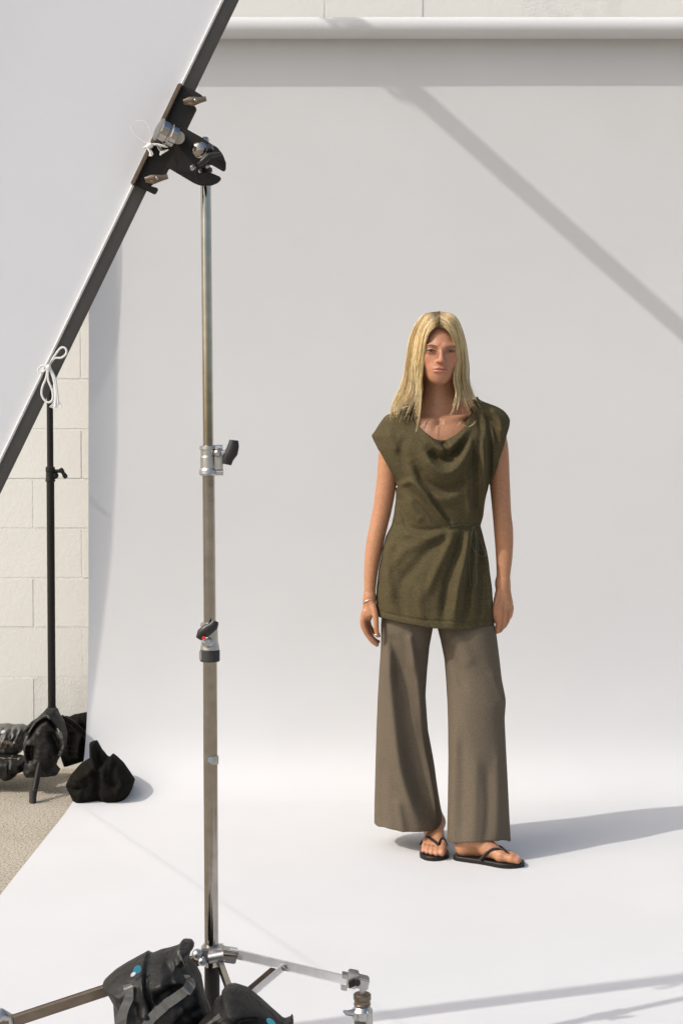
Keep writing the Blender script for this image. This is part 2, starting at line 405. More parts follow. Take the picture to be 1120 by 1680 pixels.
ZZ += np.where(ZZ < .03, .0015 * (np.sin(XX * 3.1 + YY * 2.2) + np.sin(YY * 4.3 - XX * 1.7) + .35 * np.sin(XX * 11 + 2 * np.sin(YY * 5)) * np.sin(YY * 9 - XX * 3)) * np.clip((4.9 - YY), 0, 1), 0)
nX, nT = XX.shape; Vp = np.stack([XX, YY, ZZ], 2).reshape(-1, 3)
ii, jj = np.meshgrid(np.arange(nX - 1), np.arange(nT - 1), indexing='ij'); b0 = (ii * nT + jj).ravel()
pme = mesh_np('paper_sheet', Vp, np.stack([b0, b0 + nT, b0 + nT + 1, b0 + 1], 1)); sheet = link('paper_sheet', pme, M['paper'], paper)
rl = MB(); rl.tube([(PXL, RY, ZR), (PXR, RY, ZR)], RR, 64); rl.build('paper_roll', M['paper'], paper)
ct = MB(); ct.tube([(PXL - .03, RY, ZR), (PXL, RY, ZR)], .03, 24); ct.tube([(PXR, RY, ZR), (PXR + .03, RY, ZR)], .03, 24); ct.build('core_tube', M['tan'], paper)
cb = MB(); cb.tube([(-1.20, RY, ZR), (1.95, RY, ZR)], .016, 20); tag(cb.build('crossbar', M['blackmetal']), 'black crossbar carrying the paper roll between the two backdrop stands', 'crossbar')

# ------------------------------------------------------------------ black backdrop stand
def knob_T(mb, c, ax, L=.03, r=.007):
    c = Vector(c); ax = Vector(ax).normalized()
    mb.tube([c - ax * L, c - ax * L * .6, c, c + ax * L * .6, c + ax * L], [r * .8, r * 1.15, r * .85, r * 1.15, r * .8], 12, flat=.8)
def backdrop_stand(x, label, mirror=1):
    t = thing('backdrop_stand', label, 'stand', (x, 5.5, 0), 'black stands holding up the paper roll')
    r = .0150; base = Vector((x, 5.5, 0)); px = lambda z, dx=0, dy=0: base + Vector((dx, dy, z))
    zc = P(84, 778, 5.5).z
    MB().tube([px(.22), px(zc)], r, 20).build('pole', M['blackmetal'], t)
    MB().tube([px(zc), px(ZR - .03)], r * .82, 20).build('pole', M['blackmetal'], t)
    MB().lathe(px(zc - .03), px(zc + .05), [(0, .016), (.004, .019), (.02, .017), (.038, .0165), (.042, .0185), (.056, .018), (.06, .014)]).build('collar', M['blackmetal'], t)
    k = MB(); k.tube([px(zc + .012, .012), px(zc + .012, .045)], .007, 10)
    k.ball(px(zc - .005, .018), (.014, .012, .014)); knob_T(k, px(zc + .004, .05), (.5, 0, -.8), .022, .0085); k.build('knob', M['blackmetal'], t)
    MB().tube([px(ZR - .05), px(ZR - .02)], .02, 16).build('crossbar_bracket', M['blackmetal'], t)
    MB().lathe(px(.24), px(.34), [(0, .020), (.02, .022), (.06, .021), (.062, .017), (.07, .017)]).build('hub', M['blackmetal'], t)
    feet = [(-.015 * mirror, -.285), (-.30 * mirror, .14), (.27 * mirror, .17)]
    for fx, fy in feet:
        a = px(.265, fx * .12, fy * .12); b = px(.012, fx, fy); m = a.lerp(b, .16)
        lg = MB().tube([a, m + Vector((0, 0, .012)), b], [.010, .0125, .0115], 14).build('leg', M['blackmetal'], t)
        MB().tube([b + Vector((0, 0, .03)) + (a - b) * .02, b - Vector((0, 0, .011))], .0135, 14).build('foot_cap', M['rubber'], lg)
    return t
XS = P(84.5, 1000, 5.5).x
backdrop_stand(XS, 'black metal stand at the left edge, in front of the cream wall')
backdrop_stand(1.86, 'black metal stand at the far right end of the paper roll, outside the picture', -1)

# ------------------------------------------------------------------ unseen arm and stand, added to cast the diagonal backdrop shadow
def cast_backdrop_shadow():
    Ls = -SUN_TO; back = lambda p, t: Vector(p) - Ls * t
    yP = 5.605
    A = P(560, 41, yP); B = P(1120, 541, yP); t = 2.2
    a, b = back(A, t), back(B, t); d = (b - a).normalized(); 
    a = a - d * .02; c1 = b + d * .52; e = Vector((2.5, c1.y, c1.z + .05))
    st = thing('added_shadow_stand', 'tall stand added out of view right of the set, its arm invented to shade the backdrop', 'stand', (e.x, e.y, 0))
    MB().tube([a, c1], .034, 20).build('added_shadow_arm', M['framebar'], st)
    MB().tube([c1, e], .034, 20).build('added_shadow_arm', M['framebar'], st)
    n = Vector((0, 1, 0)).cross(d).normalized()
    if n.z > 0: n = -n
    q = a + d * .12
    MB().tube([q, q + n * .058 + d * .02, q + n * .058 + d * .20, q + d * .30], .010, 10).build('shadow_gap_rod', M['blackmetal'], st)  # rod added beside the arm to leave a bright gap in its shadow
    MB().tube([q + d * .1 , q + n * .055 + d * .12], .012, 10).build('gap_rod_strut', M['blackmetal'], st)
    MB().tube([(e.x, e.y, 0.3), e], .02, 18).build('pole', M['chrome'], st)
    for k in range(3):
        an = k * 2.094 + .3
        MB().tube([(e.x, e.y, .55), (e.x + .5 * math.cos(an), e.y + .5 * math.sin(an), .012)], .012, 12).build('leg', M['chrome'], st)
cast_backdrop_shadow()

# ------------------------------------------------------------------ silver light stand in the foreground
DS = 2.74
def silver_stand():
    t = thing('light_stand', 'silver roller stand with a tall three section pole in front of the set', 'stand', P(350, 1660, DS) * 1)
    q = lambda px, py, dy=0: P(px, py, DS + dy)
    MB().tube([q(347.5, 1640), q(344.5, 1080)], .0136, 28).build('pole', M['chrome'], t)
    MB().tube([q(344.5, 1082), q(342, 775)], .0118, 28).build('pole', M['chrome'], t)
    MB().tube([q(342, 778), q(337.5, 288)], .0099, 28).build('pole', M['chrome'], t)
    # upper collar
    a, b = q(342.2, 780), q(341.8, 731)
    MB().lathe(a, b, [(0, .0150), (.003, .0182), (.010, .0178), (.014, .0158), (.034, .0158), (.038, .0148), (.048, .0150), (.050, .0170), (.056, .0168), (.058, .011)]).build('collar', M['cast'], t)
    c = MB(); c.box(q(358, 755), (.009, 0, 0), (0, .010, 0), (0, 0, .021), .003); c.tube([q(350, 735, -.004), q(365, 735, -.004)], .006, 12); c.tube([q(350, 775, -.004), q(366, 775, -.004)], .006, 12)
    c.tube([q(355, 743, -.012), q(372, 743, -.012)], .0055, 12); c.ball(q(357, 743, -.014), .008); c.build('clamp_lug', M['cast'], t)
    MB().tube([q(384, 722, -.015), q(383, 731, -.015), q(380, 742, -.015), q(374, 752, -.015), q(372, 762, -.015)], [.0085, .011, .0125, .011, .009], 14, flat=.6).build('knob', M['blackplastic'], t)
    # lower collar
    a, b = q(344.5, 1068), q(343.8, 1018)
    MB().lathe(a, b, [(0, .0165), (.004, .0185), (.012, .0175), (.018, .0158), (.044, .0155), (.048, .0175), (.054, .0172), (.056, .0125)]).build('collar', M['cast'], t)
    MB().lathe(q(344.5, 1085), q(344.5, 1064), [(0, .0178), (.002, .0192), (.021, .0192), (.023, .017)]).build('rubber_ring', M['rubber'], t)
    c = MB(); c.ball(q(341, 1054, -.018), (.012, .010, .010)); c.tube([q(341, 1054, -.02), q(341, 1054, -.034)], .006, 12); c.box(q(331, 1075, -.004), (.004, 0, 0), (0, .008, 0), (0, 0, .009), .001); c.build('clamp_lug', M['cast'], t)
    MB().tube([q(326, 1048, -.03), q(331, 1040, -.03), q(341, 1033, -.03), q(350, 1027, -.03), q(354, 1019, -.03)], [.006, .0105, .0115, .0095, .006], 14, flat=.6).build('knob', M['blackplastic'], t)
    MB().tube([q(334.5, 1046.5, -.036), q(334.5, 1046.5, -.041)], .0035, 12).build('red_dot', M['red'], t)
    r_ = MB(); r_.tube([q(346, 1247, -.013), q(346, 1247, -.019)], .006, 14); r_.box(q(352.5, 1247, -.009), (.007, 0, 0), (0, .006, 0), (0, 0, .008), .001); r_.build('rivet', M['cast'], t)
    # top stud and ball
    MB().lathe(q(337.5, 292), q(337.5, 271), [(0, .0105), (.001, .0125), (.006, .0125), (.007, .0108), (.011, .0108), (.012, .0128), (.018, .0128), (.02, .010)]).build('top_ring', M['blackplastic'], t)
    MB().lathe(q(337, 274), q(335.5, 225), [(0, .009), (.012, .009), (.013, .0105), (.020, .0105), (.022, .0085), (.045, .0085), (.052, .0085), (.056, .007)]).build('stud', M['chrome'], t)
    # base hub
    h = MB(); h.box(q(349, 1562, -.004), (.022, 0, 0), (0, .018, 0), (0, 0, .012), .003); h.box(q(372, 1566, -.002), (.020, 0, -.003), (0, .014, 0), (.002, 0, .012), .002)
    h.tube([q(343, 1572, -.028), q(368, 1567, -.028)], .0105, 16); h.build('hub', M['cast'], t)
    hb = MB(); hb.tube([q(366, 1565, -.032), q(389, 1567.5, -.036)], .0042, 12); hb.tube([q(387, 1567, -.036), q(390, 1567.8, -.036)], .0055, 12); hb.build('hub_bolt', M['bronze'], t)
    hb = MB(); hb.ball(q(324, 1566, -.03), .011); hb.ball(q(332, 1577, -.035), .009); hb.build('hub_bolt', M['cast'], t)
    # right leg with caster
    l = MB(); l.bar(q(378, 1563, -.002), q(578, 1611, -.06), .0045, .0175, up=(0, 0, 1)); L = l.build('leg', M['alu'], t)
    bl = MB(); bl.tube([q(466, 1588, -.036), q(466, 1588, -.022)], .0055, 12); bl.build('bolt', M['bronze'], L)
    b = MB(); b.bar(q(466, 1586, -.034), q(352, 1682, -.01), .004, .010, up=(0, 0, 1)); b.build('brace', M['alu'], t)
    b = MB(); b.bar(q(458, 1582, -.018), q(345, 1678, .008), .004, .010, up=(0, 0, 1)); b.build('brace', M['bronze'], t)
    c = MB(); c.box(q(578, 1606, -.06), (.010, 0, -.002), (0, .012, 0), (.003, 0, .015), .002); c.box(q(594, 1611, -.062), (.012, 0, -.003), (0, .014, 0), (.002, 0, .010), .002)
    c.box(q(566, 1600, -.055), (.006, 0, -.001), (0, .010, 0), (0, 0, .004), .001); c.box(q(564, 1619, -.055), (.006, 0, -.001), (0, .010, 0), (0, 0, .004), .001)
    c.build('leg_bracket', M['cast'], L)
    bl = MB(); bl.tube([q(586, 1613, -.082), q(586, 1613, -.07)], .006, 12); bl.box(q(577, 1614, -.076), (.006, 0, .003), (0, .003, 0), (-.001, 0, .006), .001); bl.build('bolt', M['blackmetal'], L)
    # caster: yoke, stem, wheel on the floor
    zb = .0
    cs = q(594, 1640, -.062); gz = .055
    MB().lathe(cs + Vector((0, 0, .012)), cs + Vector((0, 0, -.02)), [(0, .0145), (.002, .0168), (.010, .0172), (.012, .0155), (.018, .0155), (.020, .0165), (.024, .015)]).build('caster_head', M['bronze'], t)
    y = MB(); y.tube([cs + Vector((0, 0, .04)), cs + Vector((0, 0, .01))], .006, 12)
    y.lathe(cs + Vector((0, 0, -.01)), cs + Vector((0, 0, -.05)), [(0, .013), (.01, .020), (.025, .019), (.03, .014)])
    y.tube([cs + Vector((-.012, -.008, -.022)), cs + Vector((-.030, -.014, -.020)), cs + Vector((-.036, -.014, -.016))], [.008, .005, .002], 10, flat=.5)
    y.plate([cs + Vector((.010, -.016, -.015)), cs + Vector((.019, -.016, -.02)), cs + Vector((.021, -.016, -.06)), cs + Vector((.012, -.016, -.09)), cs + Vector((.006, -.016, -.07))], (0, 1, 0), .004)
    y.build('caster_yoke', M['cast'], t)
    st = MB(); st.tube([cs + Vector((-.003, 0, -.035)), cs + Vector((-.003, 0, gz + .03 - cs.z))], .0125, 18); st.build('caster_stem', M['bronze'], t)
    w = MB(); w.tube([(cs.x - .03, cs.y - .012, gz), (cs.x - .03, cs.y - .010, gz), (cs.x - .03, cs.y + .010, gz), (cs.x - .03, cs.y + .012, gz)], [.045, .05, .05, .045], 32)
    w.build('wheel', M['rubber'], t)
    # left leg (square dark tube), third leg towards the camera
    l = MB(); l.bar(q(345, 1568, -.01), q(-60, 1702, -.12), .016, .0165, up=(0, 0, 1)); L = l.build('leg', M['bronze'], t)
    k = MB(); k.tube([q(12, 1668, -.115), q(4, 1664, -.125), q(-6, 1672, -.13)], [.009, .0115, .009], 12); k.tube([q(16, 1664, -.11), q(19, 1682, -.11)], .005, 10); k.build('leg_knob', M['cast'], L)
    c2 = q(-60, 1702, -.12)
    MB().tube([c2, (c2.x, c2.y, .08)], .0125, 16).build('caster_stem', M['bronze'], t)
    MB().tube([(c2.x, c2.y - .011, gz), (c2.x, c2.y + .011, gz)], .05, 32).build('wheel', M['rubber'], t)
    l = MB(); l.bar(q(359, 1575, -.02), q(400, 1690, -.22), .018, .010, up=(1, 0, 0)); L = l.build('leg', M['chrome'], t)
    c3 = q(400, 1690, -.22)
    MB().tube([c3, (c3.x, c3.y, .08)], .0125, 16).build('caster_stem', M['bronze'], t)
    MB().tube([(c3.x, c3.y - .011, gz), (c3.x, c3.y + .011, gz)], .05, 32).build('wheel', M['rubber'], t)
    MB().tube([q(348, 1585), (q(348, 1585).x, DS, .16)], .015, 18).build('column_shade_sleeve', M['blackmetal'], t)  # black tube round the column, standing in for the shade on it
silver_stand()

# ------------------------------------------------------------------ white scrim frame held at the left
DF = 2.70
def scrim():
    p0, p1 = P(380, -2, DF), P(15, 754, DF); b = (p0 - p1).normalized()
    W = .34; u = Vector((-b.z, -W, b.x)).normalized(); n = b.cross(u).normalized()
    if n.y > 0: n = -n
    lo = p1 - b * .35; hi = lo + b * 1.83; S = .95
    t = thing('scrim_frame', 'large tilted frame with stretched white fabric and a dark tube edge, top left', 'scrim', lo)
    hw = .0118
    for a, c in ((lo, hi), (lo + u * S, hi + u * S), (lo, lo + u * S), (hi, hi + u * S)):
        MB().bar(a, c, .0236, .024, up=n, bev=.0015).build('frame_tube', M['framebar'], t)
    # fabric in front of the tubes' far edge
    m = MB(); N = 50; v = []; f = []
    for i in range(N + 1):
        for j in range(N + 1):
            s_, r_ = i / N, j / N
            sag = .010 * math.sin(math.pi * s_) * math.sin(math.pi * r_) + .0012 * math.sin(s_ * 46 + 2 * math.sin(s_ * 17)) * math.exp(-r_ * 9)
            v.append(lo + b * (1.83 * s_) + u * (.0135 + (S - .03) * r_) + n * (.004 - sag))
    for i in range(N):
        for j in range(N):
            k = i * (N + 1) + j; f.append((k, k + 1, k + N + 2, k + N + 1))
    m.add(v, f, True); m.build('fabric', M['silk'], t)
    m = MB(); m.bar(lo + u * .0148 + n * .006, hi + u * .0148 + n * .006, .0035, .012, up=n, bev=.001); m.build('fabric_hem', M['rope'], t)
    # rope ties
    def rope(pts, r, nm='rope_tie', D=DF - .022, par=t):
        pp = [P(x, y, D + (z or 0)) for x, y, *zz in pts for z in [zz[0] if zz else 0]]
        s = spline([tuple(q) for q in pp], 8); return MB().tube([Vector(q) for q in s], r, 8).build(nm, M['rope'], par)
    rp = thing_part = rope([(80, 603), (88, 587), (100, 571), (108, 572), (109, 580), (101, 587), (90, 588), (82, 598), (80, 603)], .0021)
    rope([(78, 604), (70, 600), (63, 606), (66, 611), (74, 608), (80, 602)], .0018)
    rope([(79, 603), (76, 620), (70, 635), (69, 648), (75, 658), (82, 660), (87, 654), (86, 640), (80, 625), (79, 612), (82, 603)], .0021)
    rope([(82, 603), (88, 620), (92, 640), (92, 655), (91, 668)], .0026)
    rope([(83, 604), (91, 622), (94, 642), (96, 662)], .0022)
    k = MB(); k.ball(P(80, 603, DF - .024), (.005, .005, .006)); k.build('knot', M['rope'], t)
    for i in range(9):
        rope([(90, 655), (87 + i * 1.7, 662), (82 + i * 2.3, 668 + (i % 3))], .0009, 'frayed_end')
    rope([(247, 237), (236, 232), (222, 222), (216, 208), (225, 199), (237, 200), (246, 212), (247, 226), (246, 240)], .0007, D=DF - .050)
    rope([(236, 243), (246, 238), (258, 237), (270, 240), (276, 240)], .0022, D=DF - .050)
    rope([(240, 240), (246, 248), (249, 256)], .0024, D=DF - .050)
    k = MB(); k.ball(P(246, 239, DF - .052), (.0065, .005, .005)); k.build('knot', M['rope'], t)
    for i in range(10):
        rope([(258, 239), (264, 243 + i * .5), (263 + i * 1.5, 255 - i * 1.0)], .0011, 'frayed_end', D=DF - .050)
    for i in range(5):
        rope([(245, 243), (246 + i, 250), (245 + i * 1.6, 256 - i * .6)], .0010, 'frayed_end', D=DF - .050)
scrim()

# ------------------------------------------------------------------ black grip clamp joining the frame to the stand
def clampset():
    D = DF - .018; q = lambda x, y, dy=0: P(x, y, D + dy)
    t = thing('grip_clamp', 'black plate clamp with wing nuts gripping the frame tube on top of the silver stand', 'clamp', q(290, 230))
    o = lambda x, y, dy=0: q(200 + x / 5.09, 100 + y / 5.09, dy)
    poly = [(505, 205), (590, 240), (675, 292), (680, 302), (600, 372), (622, 392), (626, 405), (545, 572), (655, 632), (740, 690), (800, 725), (845, 785), (870, 850), (868, 910), (850, 925), (745, 865), (640, 905), (640, 935), (745, 935),
            (825, 970), (830, 990), (800, 1020), (745, 1042), (650, 1040), (600, 1020), (395, 898), (375, 940), (330, 985), (240, 1045), (300, 1062), (305, 1075), (285, 1112), (272, 1116), (200, 1080), (108, 1034)]
    MB().plate([o(x, y, -.006) for x, y in poly], (0, 1, 0), .006).build('plate', M['plate'], t)
    MB().plate([o(x, y, -.012) for x, y in [(474, 200), (500, 196), (510, 204), (112, 1036), (78, 1032)]], (0, 1, 0), .022).build('tube_channel', M['copper'], t)
    MB().plate([o(x, y, .034) for x, y in [(500, 205), (600, 250), (220, 1075), (110, 1030)]], (0, 1, 0), .004).build('back_channel', M['plate'], t)
    # chrome knob
    ax = (o(330, 560) - o(455, 640)).normalized()
    MB().tube2(o(440, 640, -.05), Vector((-.62, -.35, .28)).normalized(), [(0, .016), (.001, .0205), (.012, .0212), (.014, .0195), (.017, .0195), (.019, .0215), (.032, .0215), (.034, .020), (.035, .012)], 32).build('round_knob', M['chrome'], t)
    MB().tube([o(470, 640, -.045), o(480, 640, 0)], .012, 16).build('knob_shaft', M['cast'], t)
    for cx, cy in ((605, 335), (285, 985)):
        w = MB(); w.tube([o(cx - 90, cy + 5, -.035), o(cx - 40, cy - 10, -.035), o(cx, cy, -.035), o(cx + 45, cy - 8, -.035), o(cx + 100, cy - 20, -.035)], [.0045, .006, .0085, .006, .0045], 12, flat=.5)
        w.tube([o(cx - 85, cy + 18, -.032), o(cx - 10, cy + 25, -.034), o(cx + 30, cy + 5, -.034)], [.003, .004, .004], 8)
        w.tube([o(cx, cy, -.04), o(cx, cy, -.006)], .005, 10)
        wn = w.build('wing_nut', M['bronze'], t)
        MB().ball(o(cx + 10, cy - 8, -.045), .0038).build('bolt_end', M['chrome'], wn)
    MB().ball(o(655, 745, -.008), (.017, .009, .017), 24).build('pivot_disc', M['chrome'], t)
    g_ = MB(); g_.tube([o(640, 868, -.045), o(720, 800, -.045), o(735, 790, -.045), o(835, 775, -.045)], [.005, .007, .006, .003], 12)
    g_.tube([o(735, 720, -.02), o(735, 760, -.04)], .007, 12); g_.build('locking_handle', M['blackplastic'], t)
    MB().ball(o(590, 888, -.03), .0062).build('ball_end', M['chrome'], t); MB().ball(o(712, 880, -.035), .0040).build('ball_end', M['chrome'], t)
clampset()

# ------------------------------------------------------------------ soft bags: outline in the photo, real thickness
def poly_sd(GX, GY, poly):
    p = np.array(poly, float); d = np.full(GX.shape, 1e9); ins = np.zeros(GX.shape, bool); n = len(p)
    for i in range(n):
        a, b = p[i], p[(i + 1) % n]; e = b - a; L = max(float(e @ e), 1e-9)
        h = np.clip(((GX - a[0]) * e[0] + (GY - a[1]) * e[1]) / L, 0, 1)
        d = np.minimum(d, (GX - a[0] - h * e[0]) ** 2 + (GY - a[1] - h * e[1]) ** 2)
        c = ((a[1] <= GY) & (b[1] > GY)) | ((b[1] <= GY) & (a[1] > GY))
        with np.errstate(divide='ignore', invalid='ignore'):
            xx = a[0] + (GY - a[1]) / (b[1] - a[1] if b[1] != a[1] else 1) * (b[0] - a[0])
        ins ^= c & (GX < xx)
    return np.where(ins, -1, 1) * np.sqrt(d)
def pillow(name, outline, D, T, R, material, parent, strokes=(), vox=.003, noise=.0, round_=True, yc=0):
    pts = [P(x, y, D) for x, y in outline]; s = FPX / D
    x0, x1 = min(p.x for p in pts) - .02, max(p.x for p in pts) + .02; z0, z1 = min(p.z for p in pts) - .02, max(p.z for p in pts) + .02
    xs = np.arange(x0, x1, vox); zs = np.arange(z0, z1, vox); ys = np.arange(D - T - .04, D + T + .04, vox)
    pl = [(p.x, p.z) for p in pts]
    GX, GZ = np.meshgrid(xs, zs, indexing='ij')
    if round_:
        d0 = poly_sd(GX, GZ, [tuple(v) for v in spline(pl + [pl[0]], 4)[:-1]])
    else: d0 = poly_sd(GX, GZ, pl)
    GPX = 560 + GX * s; GPY = 765 + (CAMZ - GZ) * s - 0
    disp = strokes_map(GPX, GPY, strokes) if strokes else 0
    if noise:
        wr = lambda a, b, c: 1 - 2 * np.abs(np.sin(GX * a + GZ * b + 1.6 * np.sin(GX * c + GZ * b * .7 + a)))
        disp = disp + noise * (wr(22, 31, 19) + .8 * wr(-34, 27, 26) + .5 * wr(70, 22, 41) + .4 * wr(-30, 88, 37))
    m = np.clip(-d0 / R, 0, 1); half = T * np.sqrt(np.clip(1 - (1 - m) ** 2, 0, 1)) + np.where(d0 < 0, disp * np.clip(m * 3, 0, 1), 0)
    F = Field(xs, ys, zs); yy_ = F.y[None, :, None] - D - yc
    back = np.where(yy_ > 0, np.abs(yy_) - T * np.sqrt(np.clip(1 - (1 - m) ** 2, 0, 1))[:, None, :] , np.abs(yy_) - half[:, None, :])
    F.F = np.maximum(back * .7, d0[:, None, :]).astype(np.float32)
    me, _ = F.mesh(name); return link(name, me, material, parent), F
def ribbon(F, pts, w, D, material, parent, name, off=.004, th=.002):
    """flat strap lying on the front of a field, pts in photo pixels"""
    s = spline(pts, 6); v = []; L = []
    for i, (x, y) in enumerate(s):
        a = s[max(i - 1, 0)]; b = s[min(i + 1, len(s) - 1)]; t = (b - a) / (np.linalg.norm(b - a) + 1e-9); nn = np.array([-t[1], t[0]]) * w / 2
        row = []
        for sg in (-1, 1):
            p = P(x + nn[0] * sg, y + nn[1] * sg, D); yf = F.front(p.x, p.z); yf = (yf if yf is not None else (L[-1] if L else D)); L.append(yf)
            k = yf / D; row.append((p.x, yf, p.z))
        v.append(row)
    ym = [min(r[0][1], r[1][1]) for r in v]
    ym = [min(ym[max(0, i - 2):i + 3]) for i in range(len(ym))]
    vv = []; f = []
    for i, r in enumerate(v):
        for dy in (-off, -off + th):
            vv += [(r[0][0], ym[i] + dy, r[0][2]), (r[1][0], ym[i] + dy, r[1][2])]
    for i in range(len(v) - 1):
        a = i * 4; b = a + 4
        f += [(a, b, b + 1, a + 1), (a + 2, a + 3, b + 3, b + 2), (a, a + 2, b + 2, b), (a + 1, b + 1, b + 3, a + 3)]
    return MB().add(vv, f, True) or None
def strap(F, pts, w, D, material, parent, name, off=.004, th=.002):
    m = MB(); _a = m.add
    got = []
    class X(MB): pass
    s = spline(pts, 6); rows = []; last = D
    for i, (x, y) in enumerate(s):
        a = s[max(i - 1, 0)]; b = s[min(i + 1, len(s) - 1)]; t = (b - a) / (np.linalg.norm(b - a) + 1e-9); nn = np.array([-t[1], t[0]]) * w / 2
        row = []
        for sg in (-1, 1):
            p = P(x + nn[0] * sg, y + nn[1] * sg, D); yf = F.front(p.x, p.z)
            if yf is None: yf = last
            last = yf; p = P(x + nn[0] * sg, y + nn[1] * sg, yf); row.append([p.x, yf, p.z])
        rows.append(row)
    ym = [min(r[0][1], r[1][1]) for r in rows]; ym = [min(ym[max(0, i - 2):i + 3]) for i in range(len(ym))]; vv = []; f = []
    for i, r in enumerate(rows):
        for dy in (-off, -off + th):
            vv += [(r[0][0], ym[i] + dy, r[0][2]), (r[1][0], ym[i] + dy, r[1][2])]
    for i in range(len(rows) - 1):
        a = i * 4; b = a + 4; f += [(a, a + 1, b + 1, b), (a + 2, b + 2, b + 3, a + 3), (a, b, b + 2, a + 2), (a + 1, a + 3, b + 3, b + 1)]
    n = len(rows) - 1; f += [(0, 2, 3, 1), (n * 4, n * 4 + 1, n * 4 + 3, n * 4 + 2)]
    m.add(vv, f, False); return m.build(name, material, parent)

def bags():
    # foreground saddle sandbag over the left leg
    D = 2.56
    t = thing('sandbag', 'black vinyl sandbag draped over the left leg of the silver stand, blue dot on flap', 'sandbag', (P(250, 1700, D).x, D, .05), 'black vinyl sandbags weighing down the silver stand')
    oc = lambda x, y: (160 + x / 4.308, 1530 + y / 4.308)
    out = [oc(*p) for p in [(40, 348), (110, 285), (190, 235), (345, 150), (370, 170), (430, 145), (500, 130), (560, 110), (590, 68), (650, 72), (690, 90), (665, 120), (640, 200), (700, 262), (735, 330), (760, 470), (800, 560), (790, 760), (760, 900), (440, 960), (160, 930), (120, 800), (130, 640), (118, 470), (80, 400)]]
    S = [([oc(350, 160), oc(365, 300), (250, 1625), (262, 1660)], -.010, 3.2), ([oc(335, 165), oc(348, 300), (243, 1622)], .007, 4),
         ([oc(560, 150), oc(600, 250), oc(670, 330)], -.010, 6), ([oc(380, 330), oc(520, 280), oc(640, 300), oc(680, 350)], .016, 9), ([oc(420, 430), oc(540, 350), oc(620, 400)], -.016, 10),
         ([oc(240, 420), oc(330, 560), oc(300, 700)], -.016, 11), ([oc(160, 420), oc(190, 560), oc(180, 720)], .010, 9), ([oc(360, 480), oc(330, 600), oc(300, 760)], .014, 10),
         ([oc(480, 180), oc(540, 240), oc(520, 290)], -.012, 7), ([oc(700, 330), oc(700, 450), oc(720, 560)], -.018, 12), ([oc(600, 470), oc(700, 480), oc(760, 500)], .008, 8), ([oc(580, 540), oc(640, 600), oc(760, 640)], -.016, 12)]
    b, F = pillow('bag_body', out, D, .085, .05, M['vinyl'], t, S, vox=.0024, noise=.0026, round_=False)
    strap(F, [oc(640, 275), oc(670, 330), oc(600, 420), oc(490, 500), oc(390, 590), oc(330, 680)], 16, D, M['strap'], t, 'strap')
    strap(F, [oc(215, 360), oc(230, 440), oc(185, 560), oc(165, 760)], 15, D, M['strap'], t, 'strap')
    strap(F, [oc(575, 110), oc(585, 160), oc(640, 215)], 3, D, M['strap'], t, 'piping')
    p = P(*oc(283, 257), D); yf = F.front(p.x, p.z) or D - .05; p = P(*oc(283, 257), yf)
    def disc(c, rx, rz, rot, ma, nm, par, dy=-.0045):
        m = MB(); v = []
        for yo in (0, .002):
            for k in range(20):
                a = k * math.pi / 10; x, z = rx * math.cos(a), rz * math.sin(a)
                v.append(c + Vector((x * math.cos(rot) - z * math.sin(rot), dy + yo, x * math.sin(rot) + z * math.cos(rot))))
        m.add(v, [tuple(range(20))[::-1], tuple(range(20, 40))] + [(k, (k + 1) % 20, 20 + (k + 1) % 20, 20 + k) for k in range(20)], False); return m.build(nm, ma, par)
    disc(p, .0085, .0060, .8, M['blue'], 'logo_dot', t)
    p2 = P(*oc(256, 288), yf); disc(p2, .0055, .0028, .7, M['white'], 'logo_script', t, -.0052)
    # right foreground bag
    D2 = 2.48
    t2 = thing('sandbag', 'black vinyl sandbag at the bottom centre slumped over the near leg of the silver stand', 'sandbag', (P(400, 1740, D2).x, D2, .05), 'black vinyl sandbags weighing down the silver stand')
    o2 = lambda x, y: (340 + x / 3.733, 1530 + y / 3.733)
    out = [(312, 1700), (325, 1682), (345, 1662), o2(40, 430), (362, 1638), (364, 1626), (372, 1621.5), (382, 1620.5), o2(190, 345), o2(250, 365), o2(330, 430), o2(430, 520), o2(470, 555), o2(495, 545), o2(520, 508), o2(530, 540), o2(528, 600), o2(540, 700), o2(430, 800), o2(150, 830), (305, 1760)]
    S = [([(330, 1690), (350, 1665), (372, 1652), (400, 1650), (430, 1660)], .014, 7), ([(370, 1690), (395, 1668), (420, 1668), (450, 1680)], -.02, 9), ([(376, 1628), (392, 1632), (410, 1645)], -.006, 5), ([(320, 1700), (345, 1678), (372, 1672)], -.010, 4)]
    b, F = pillow('bag_body', out, D2, .085, .05, M['vinyl'], t2, S, vox=.0024, noise=.0026, round_=False)
    strap(F, [(322, 1692), (334, 1680), (350, 1670), (362, 1664)], 9, D2, M['strap'], t2, 'strap')
    p = P(445, 1676, D2); yf = F.front(p.x, p.z) or D2 - .05; disc(P(445, 1676, yf), .0095, .0050, -.7, M['blue'], 'logo_dot', t2)
    # black cloth bag on the corner of the paper
    D = 5.235
    t = thing('cloth_bag', 'black cloth bag with handles standing up, on the back left corner of the white paper', 'bag', (P(165, 1318, D).x, D, 0))
    oo = lambda x, y: (x / 4, 1130 + y / 4)
    out = [oo(*p) for p in [(435, 625), (470, 560), (530, 490), (575, 462), (592, 455), (590, 352), (612, 343), (635, 340), (668, 400), (705, 445), (722, 448), (738, 425), (765, 445), (810, 488), (850, 545), (886, 600), (872, 650), (850, 692), (822, 730), (790, 756), (730, 762), (640, 742), (570, 762), (512, 770), (488, 748), (470, 700), (450, 660)]]
